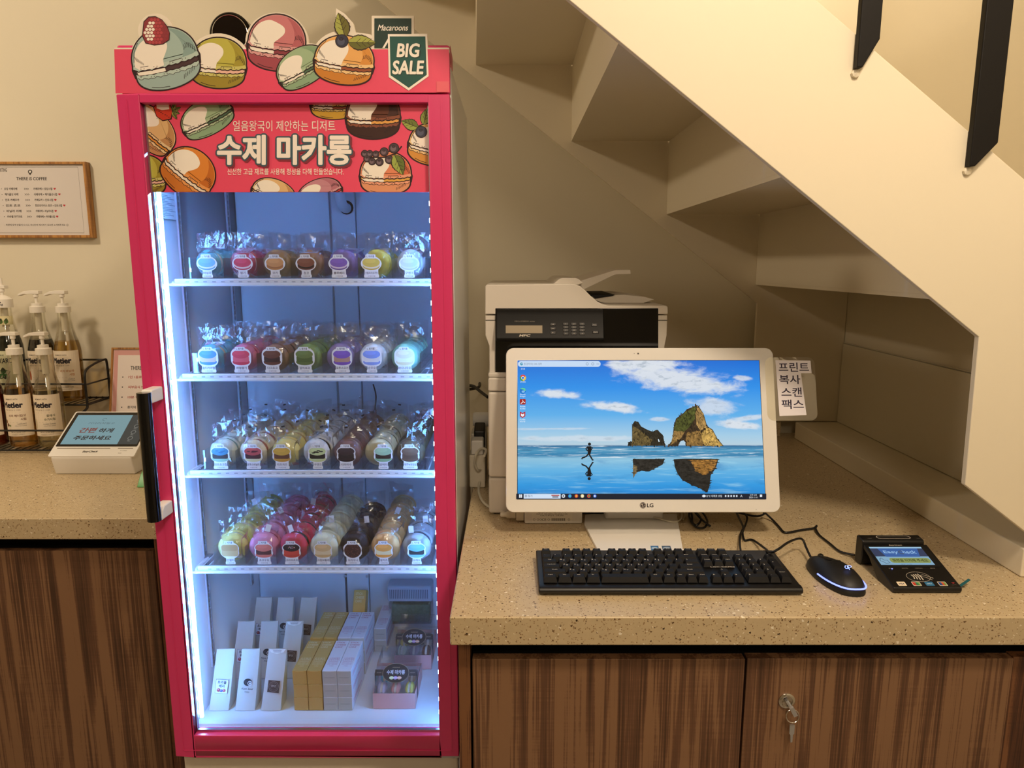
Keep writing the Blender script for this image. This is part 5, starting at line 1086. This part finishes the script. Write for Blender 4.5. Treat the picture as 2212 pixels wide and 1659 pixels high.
MB().tube(smooth_path(P, 7), .0030, 8).build('cord', CORDW, pc, smooth=True)
MB().lathe([(.0035, 0), (.0055, .002), (.0055, .012), (.0075, .014), (.0075, .02)], (aL-.052, 1.434, .915), 'x', 10).build('strain_relief', CORDW, pc, smooth=True)
ps = thing('power_strip', 'white power sockets with plugs in the gap beside the printer', 'power strip', (-.085, 1.70, .90))
q = PZ(1033, 978, .99)
MB().box(-.105, -.066, 1.66, 1.72, .9003, .985).build('tap', OFFW, ps, bevel=.004)
MB().box(-.1, -.07, 1.655, 1.70, .9855, 1.022).build('plug', WHITE, ps, bevel=.004)
MB().prism([(1.70, 1.0), (1.70, 1.035), (1.74, 1.05), (1.76, 1.02), (1.73, .98)], -.095, -.068, 'x').build('plug', BLACK, ps, bevel=.004, label='black plug')
MB().lathe([(.016, 0), (.019, .004), (.019, .05), (0, .05)], (-.122+.02, 1.79, 1.045), 'x', 18).build('plug', WHITE, ps, smooth=True, label='round white plug')
MB().box(-.104, -.066, 1.72, 1.83, .9003, 1.024).build('strip_body', OFFW, ps, bevel=.004)
b = thing('black_cable', 'black cable drooping from the wall to the back of the printer', 'cable', (-.09, 1.95, 1.0))
P = [PY(u, v, y) for u, v, y in ((992, 843, 2.0), (1000, 836, 1.99), (1012, 833, 1.97), (1024, 835, 1.95), (1038, 846, 1.92), (1054, 858, 1.88))]
P = [Vector((-.105, 2.238, P[0].z-.02)), Vector((-.105, 2.1, P[0].z-.01))]+P
MB().tube(smooth_path(P, 6), .0045, 8).build('cord', CB, b, smooth=True)
# ================================================================ left counter: bottles, rack, terminal, frames
def rope(b, pts, r=.0032): b.tube(pts, r, 7)
rk = thing('bottle_rack', 'black wire two-tier rack holding the syrup bottles', 'rack', (-1.6, 2.1, .90))
BW = mat('black_wire', '0d0b0a', .45)
for X in (-1.292, -1.80):
    sd = smooth_path([(X, 1.985, .9035), (X, 1.984, .955), (X, 1.99, .983), (X, 2.03, 1.000), (X, 2.078, 1.012), (X, 2.086, 1.03), (X, 2.086, 1.10), (X, 2.096, 1.128), (X, 2.14, 1.142), (X, 2.195, 1.148), (X, 2.208, 1.138), (X, 2.21, 1.06), (X, 2.21, .9035)], 5)
    MB().tube(sd, .0036, 8).tube([(X, 2.088, 1.086), (X, 2.209, 1.086)], .0026, 6).tube([(X, 1.986, .9075), (X, 2.209, .9075)], .0028, 6).tube([(X, 2.088, 1.0235), (X, 2.209, 1.0235)], .0026, 6).build('side_frame', BW, rk, smooth=True)
for y, z in ((1.985, .968), (2.086, 1.088), (2.209, 1.146), (1.985, .9085), (2.088, 1.0235), (2.208, 1.0235), (2.09, .9085), (2.209, .9085)):
    MB().tube([(-1.80, y, z), (-1.292, y, z)], .0030, 7).build('cross_wire', BW, rk, smooth=True)
g = MB()
for i in range(26):
    x = -1.795+i*.02
    g.tube([(x, 1.986, .9112), (x, 2.088, .9112)], .0013, 5); g.tube([(x, 2.088, 1.0268), (x, 2.208, 1.0268)], .0013, 5)
g.build('wire_grid', BW, rk)
LIQ = {'amber': clear('amber_syrup', (.86, .62, .22), .04, .5, .05), 'pale': clear('pale_syrup', (.93, .89, .72), .04, .5, .05), 'dark': mat('dark_syrup', '0b0605', .12), 'green': mat('green_syrup', '06120b', .12), 'gold': clear('gold_syrup', (.88, .70, .32), .04, .5, .05), 'red': mat('red_syrup', '5a1a0c', .12)}
CAPM = mat('pump_white', 'ece6da', .4)
def bottle(cx, cy, z, liq, level, lab, label, k=1.0, spout=1):
    t = thing('syrup_bottle', label, 'bottle', (cx, cy, z))
    P = [(.0, 0), (.034, 0), (.0375, .004), (.038, .012), (.038, .150), (.0365, .166), (.033, .182), (.028, .198), (.0225, .222), (.0185, .25), (.0180, .272)]
    P = [(r*k, h*k) for r, h in P]; c = (cx, cy, z+.0003)
    MB().lathe(P, c, 'z', 28).build('glass', BOTTLE, t, smooth=True)
    def rad(h):
        for (r0, h0), (r1, h1) in zip(P, P[1:]):
            if h0 <= h <= h1 and h1 > h0: return r0+(r1-r0)*(h-h0)/(h1-h0)
        return P[1][0]
    Q = [(0, .003)]+[(rad(h)-.0016, h) for h in [.003+(level-.003)*i/12 for i in range(13)]]+[(0, level)]
    MB().lathe(Q, c, 'z', 28).build('syrup', LIQ[liq], t, smooth=True)
    MB().tube([(cx, cy, z+.02), (cx+.004, cy, z+.2*k), (cx, cy, z+.262*k)], .0045, 8).lathe([(.0095, .215*k), (.0095, .272*k), (0, .272*k)], c, 'z', 12).build('dip_tube', mat('translucent_tube', 'd9d0bc', .35), t, smooth=True)
    h = .2722*k
    MB().lathe([(0, h), (.0205, h), (.0205, h+.018), (.0145, h+.020), (.0145, h+.028), (0, h+.0285)], c, 'z', 72, lambda i, q: 1+(.014 if q % 2 and 0 < i < 3 else 0)).build('cap', CAPM, t)
    pm = MB().tube([(cx, cy, z+h+.028), (cx, cy, z+h+.046)], .0045, 10).tube([(cx, cy, z+h+.046), (cx, cy, z+h+.056)], .0075, 10)
    dx, dy = -1*spout, -.1
    pm.add([(cx+a*dx+b_*.009*-dy, cy+a*dy+b_*.0085*1, z+h+hz) for a, hz in ((-.014, .056), (.012, .056), (.03, .056), (.046, .050), (-.014, .066), (.012, .067), (.03, .064), (.046, .056)) for b_ in (-1, 1)],
           [(0, 2, 3, 1), (2, 4, 5, 3), (4, 6, 7, 5), (8, 9, 11, 10), (10, 11, 13, 12), (12, 13, 15, 14), (0, 1, 9, 8), (6, 14, 15, 7), (0, 8, 10, 2), (2, 10, 12, 4), (4, 12, 14, 6), (1, 3, 11, 9), (3, 5, 13, 11), (5, 7, 15, 13)])
    pm.build('pump', CAPM, t, bevel=.0015)
    rr = .0384*k
    A = Art(lambda x, y, hh: Vector((cx+(rr+hh)*sin(x*.001/rr), cy-(rr+hh)*cos(x*.001/rr), z+y*.001)), step=8e-5)
    for i in range(18): a0, a1 = -52+i*104/18, -52+(i+1)*104/18; A.rect(a0*k, a1*k, lab['y0'], lab['y1'], lab['bg'], 0)
    lab['draw'](A, k)
    A.build('paper_label', PRINT, t)
    return t
def metier(k1, k2, c, en, deco):
    def f(A, k):
        ink = '201d2c'
        A.text('MOMENTS WITH', 0, 145, 4, '5a4c3e', 1, bold=.01, width=34); A.text('Metier', 0, 128, 16, ink, 1, fat=1.1, width=56)
        A.text('커피가 즐거운 맛 그대로', 0, 113, 4, '7a6a58', 1, width=44)
        for y in (105, 76): A.line([(-30+i*10, y) for i in range(7)], .5, '9a8a76', 1)
        A.text(k1, 33, 96, 7.5, c, 1, bold=.02, align='R'); A.text(k2, 33, 85, 7.5, c, 1, bold=.02, align='R')
        A.text(en, 33, 71, 3.2, '4a4038', 1, bold=.01, align='R'); A.text('SYRUP FOR COFFEE', 33, 65.5, 2.4, '6a5e52', 1, align='R')
        A.text('700 mL (2,345 kcal)', 8, 46, 4, '3a322c', 1, bold=.01, width=38); A.text('전자레인지 사용금지', 8, 40, 3, '8a7c6c', 1, width=34)
        for x, y, a, b_, cc in deco: A.ell(x, y, a, b_, cc, 2)
    return {'y0': 34, 'y1': 158, 'bg': 'eee1cc', 'draw': f}
HAZ = [(-26, 78, 5, 6, '8a5a30'), (-20, 68, 5, 5, '6f4424'), (-12, 66, 4, 2.4, '7d8a4a')]
def fx(u, Y, z): return PY(u, 700, Y).x*1.0
yF, zF = 2.037, .9126; yB, zB_ = 2.147, 1.0282
def bx(u, v, Y): return PY(u, v, Y).x
bottle(bx(31, 760, yF), yF, zF, 'amber', .178, metier('리치 헤이즐넛', '시럽', '6a3a24', 'HAZELNUT', HAZ), 'hazelnut syrup bottle of amber syrup with white pump, front row')
bottle(bx(94, 760, yF), yF, zF, 'pale', .168, metier('클래식', '슈가시럽', '4a5030', 'CLASSIC SUGAR', [(-24, 70, 3, 16, 'c9b98a')]), 'classic sugar syrup bottle of pale clear syrup, front row right end')
bottle(bx(-36, 760, yF), yF, zF, 'red', .18, metier('자몽', '시럽', 'c0392b', 'GRAPEFRUIT', []), 'red syrup bottle cut off by the photo edge, front row')
bottle(bx(80, 662, yB), yB, zB_, 'dark', .19, metier('리치 커피', '시럽', '5a3420', 'COFFEE', [(-24, 80, 6, 14, 'b5572c'), (-24, 94, 6, 2, 'e0b890')]), 'dark coffee syrup bottle with white pump, rear row centre')
bottle(bx(136, 662, yB), yB, zB_, 'gold', .185, metier('리치 바닐라', '시럽', 'c07a2c', 'VANILLA', [(-26, 80, 2, 14, 'd9b860')]), 'golden vanilla syrup bottle with white pump, rear row right end')
def brizard(A, k):
    A.text('BRIZARD', 4, 128, 15, '1c2230', 1, bold=.02, width=54); A.text('MARIE', 0, 145, 5, '1c2230', 1, width=22)
    for a in range(5): leaf(A, 4, 88, 4+20*cos(1.2*a+.4), 88+20*sin(1.2*a+.4), 7, '4f8a4a', '3a6e3a', 2)
    A.text('MENTHE', 4, 54, 5, '1c3a24', 1, width=30); A.line([(-34+i*12, 116) for i in range(7)], .7, '8a8a5a', 1)
MBt = bottle(bx(9, 670, yB), yB, zB_, 'green', .205, {'y0': 40, 'y1': 158, 'bg': 'd9d9b8', 'draw': brizard}, 'green mint liqueur bottle with tall pump, rear row at the photo edge', 1.06)
c = WL[MBt.name]; h = .2722*1.06
A = Art(lambda x, y, hh: Vector((c.x+(.0252+hh)*sin(x*.001/.0252), c.y-(.0252+hh)*cos(x*.001/.0252), c.z+h+y*.001)), step=8e-5)
MB().lathe([(0, -.001), (.025, -.001), (.025, .024), (.018, .030), (.012, .034), (.005, .036), (.0045, .088), (0, .088)], (c.x, c.y, c.z+h), 'z', 28).build('pump_collar', CAPM, MBt, smooth=True)
A.text('Marie', 0, 16, 6, '2c2838', 0, bold=.03, width=20); A.text('Brizard', 0, 8, 6.4, '2c2838', 0, bold=.03, width=27); A.build('collar_print', PRINT, MBt)
A = Art(lambda x, y, hh: Vector((c.x+(.0226+hh)*sin(x*.001/.0226), c.y-(.0226+hh)*cos(x*.001/.0226), c.z+y*.001)), step=8e-5)
for i in range(12): A.rect(-36+i*6, -30+i*6, 236, 262, 'e6dcae', 0)
for x in (-14, 0, 14): leaf(A, x, 238, x+3, 256, 5, '6f9a4a', '4f7a34', 1)
A.build('neck_label', PRINT, MBt)
# ---------------------------------------------------------------- white order terminal
wt = thing('order_terminal', 'white tilted ordering terminal with blue-grey screen beside the fridge handle', 'card terminal', (-1.10, 1.84, .90))
T0, T1 = -1.211, -.985
MB().prism([(1.776, .9004), (1.764, .943), (1.764, .950), (1.768, .9525), (1.900, 1.0405), (1.912, 1.038), (1.915, 1.02), (1.915, .9004)], T0+.008, T1-.008, 'x').build('body', WHITE, wt, bevel=.003)
ey_ = Vector((0, .135, .0895)).normalized(); n_ = Vector((0, -ey_.z, ey_.y))
def tm(x, y, h): return Vector(((T0+T1)/2+x*.001, 1.7655, .9525))+ey_*(y*.001)+n_*(.0012+h)
fp = MB(); fr_ = rrect(-113, 113, -2, 162, 5); n = len(fr_)
fp.add([tm(x, y, -.006) for x, y in fr_]+[tm(x, y, 0) for x, y in fr_], [tuple(range(n)), tuple(range(2*n-1, n-1, -1))]+[(i, n+i, n+(i+1) % n, (i+1) % n) for i in range(n)])
fp.build('face_plate', WHITE, wt, bevel=.0015)
A = Art(tm); A.poly(rrect(-108, 108, 32, 158, 3), '14110f', 0)
A.text('EasyCheck', -8, 14, 7, '2c2622', 0, fat=.35, shear=.3, width=40); A.rect(-100, 40, 24.5, 27, '8a8072', 0); A.rect(60, 100, 24.5, 27, '8a8072', 0); A.text('IC CARD', 78, 18, 3, '6a6258', 0); A.text('NFC', 72, 9, 3.4, '6a6258', 0)
A.build('bezel_print', GLOSSPRINT, wt)
A = Art(tm); A.rect(-99, 52, 40, 148, '86a9b0', 2); A.rect(52, 104, 40, 148, '4a4a46', 2)
A.text('기다리지말고', -22, 117, 7, '5a6a72', 3, width=72); A.text('간편', -47, 91, 19, '8a4a42', 3, bold=.03, shear=.15, width=46); A.text('하게', 3, 90, 16, '3a3230', 3, bold=.03, shear=.15, width=40); A.text('주문하세요', -24, 63, 16, '3a3230', 3, bold=.03, shear=.15, width=100)
A.line([(-19+5*cos(t), 131+5*sin(t)) for t in [.3+5*i/10 for i in range(11)]], 1, '4a5a62', 3)
for y in (128, 106, 84, 62): A.line([(78+6*cos(t), y+6*sin(t)) for t in [2*pi*i/10 for i in range(10)]], 1, 'a9a69c', 3, closed=True); A.text('메뉴', 78, y-10, 4, 'a9a69c', 3)
A.build('screen', attr_mat('lit_dim_screen', emission=.75), wt)
MB().tube(smooth_path([(T1-.012, 1.85, .985), (T1+.008, 1.86, .98), (T1+.012, 1.88, .95), (T1-.004, 1.90, .93)]), .003, 8).build('cord', CB, wt, smooth=True)
# ---------------------------------------------------------------- frames
pf = thing('picture_frame', 'oak framed coffee menu notice hanging on the wall above the bottles', 'picture frame', (-1.475, 2.23, 1.64))
fx0, fx1, fz0, fz1, fw = -1.648, -1.3015, 1.527, 1.7545, .010
for a, b_, c_, d_ in ((fx0, fx0+fw, fz0, fz1), (fx1-fw, fx1, fz0, fz1), (fx0+fw, fx1-fw, fz1-fw*.7, fz1), (fx0+fw, fx1-fw, fz0, fz0+fw*.8)):
    MB().box(a, b_, 2.2165, 2.2392, c_, d_).build('moulding', OAK, pf, bevel=.001)
MB().box(fx0+fw, fx1-fw, 2.224, 2.2285, fz0+fw*.8, fz1-fw*.7).build('sheet', mat('menu_paper', 'd2cbc6', .5), pf)
A = Art(lambda u, v, h: PY(u, v, 2.2239)+Vector((0, -h, 0)), -1)
A.line([(-115, 361), (168, 361), (182, 503), (-120, 503)], .8, '55504a', 0, closed=True)
A.text('THERE IS COFFEE', 68, 386, 7, '35302c', 0, bold=.02, width=66); A.ell(65, 371, 4.6, 4.6, '35302c', 0); A.ell(65, 371, 2.4, 2.4, 'e6e1dc', 1); A.poly([(62, 374), (68, 374), (65, 379)], '35302c', 0)
rows = (('유당 카페라떼', '카페라떼 + 유당시럽'), ('헤이즐넛 라떼', '카페라떼 + 헤이즐넛시럽'), ('민트 카페모카', '카페모카 + 민트시럽'), ('민트 쵸코', '핫쵸코/아이스 쵸코 + 민트시럽'), ('바닐라 라떼', '카페라떼 + 바닐라시럽'), ('카라멜 마끼아또', '카페라떼 + 카라멜시럽'))
for i, (a, b_) in enumerate(rows):
    v = 408+i*12; k = i*1.3
    A.text(a, 9+k, v, 5.5, '3a342e', 0, bold=.02, align='L', width=28+i); A.text('>>>', 57+k, v, 4.5, '3a342e', 0, bold=.01, width=10); w = (41, 50, 40, 58, 38, 40)[i]; A.text(b_, 72+k, v, 5.5, '3a342e', 0, bold=.02, align='L', width=w); A.text('♥', 77+k+w, v, 4.5, 'b5303c', 0); A.ell(3+k, v, .8, .8, '3a342e', 0)
A.text('- 취향에 맞게 만들어 드시고, 자신만의 레시피가 있으면 소개해주세요 ☺', 79, 486, 5, '4a443e', 0, bold=.01, width=138); A.text('COFFEE WRITING', -5, 367, 8, '4a443e', 0, bold=.02, width=40)
A.build('menu_print', PRINT, pf)
sf = thing('picture_frame', 'small oak framed house-rules notice leaning on the wall beside the fridge', 'picture frame', (-1.176, 2.1455, .9005), rot=(math.radians(-13.5), 0, 0))
W2, H2 = .200, .292
for a, b_, c_, d_ in ((-W2/2, -W2/2+.006, 0, H2), (W2/2-.006, W2/2, 0, H2), (-W2/2+.006, W2/2-.006, H2-.006, H2), (-W2/2+.006, W2/2-.006, 0, .006)): MB().box(a, b_, 0, .014, c_, d_).build('moulding', OAK, sf, bevel=.0008)
MB().box(-W2/2+.006, W2/2-.006, .004, .010, .006, H2-.006).build('sheet', mat('menu_paper2', 'efe2dd', .3), sf)
A = Art(planemap((0, .0039, 0), (.001, 0, 0), (0, 0, .001), (0, -1, 0)))
A.rect(-92, 92, 8, 284, 'dba3a0', 0); A.rect(-79, 79, 20, 268, 'efe4de', 1); A.text('THERE IS COFFEE', 8, 227, 13, '2c2826', 2, bold=.02, width=92); A.ell(5, 244, 5, 5, '2c2826', 2); A.ell(5, 244, 3, 3, 'efe4de', 3)
for i, (a, c_) in enumerate((('1인 1음료 주문해주세요', 'b04038'), ('외부음식 반입 금지', 'b04038'), ('10분 이상 자리 비움 금지', 'a03a34'), ('휴지와 쓰레기는 분리수거', '3a3430'), ('아이스크림은 고름하게 사용', '3a3430'), ('감사합니다', '3a3430'))): A.text(a, -44, 198-i*32, 9, c_, 2, bold=.02, align='L', width=len(a)*8.2); A.ell(-62, 198-i*32, 2, 2, '3a3430', 2)
A.build('notice_print', PRINT, sf)
gp = PZ(307, 1052, .90)
t = thing('snack_packet', 'small green packet lying behind the black fridge handle', 'packet', (gp.x, gp.y, .90))
MB().prism([(gp.y-.005, .9004), (gp.y+.008, .9004), (gp.y+.022, .918), (gp.y+.03, .934), (gp.y+.027, .935), (gp.y+.012, .922)], gp.x-.011, gp.x+.05, 'x').build('pouch', mat('green_foil', '2f9a2c', .35), t, bevel=.003)
bpy.context.view_layer.update()
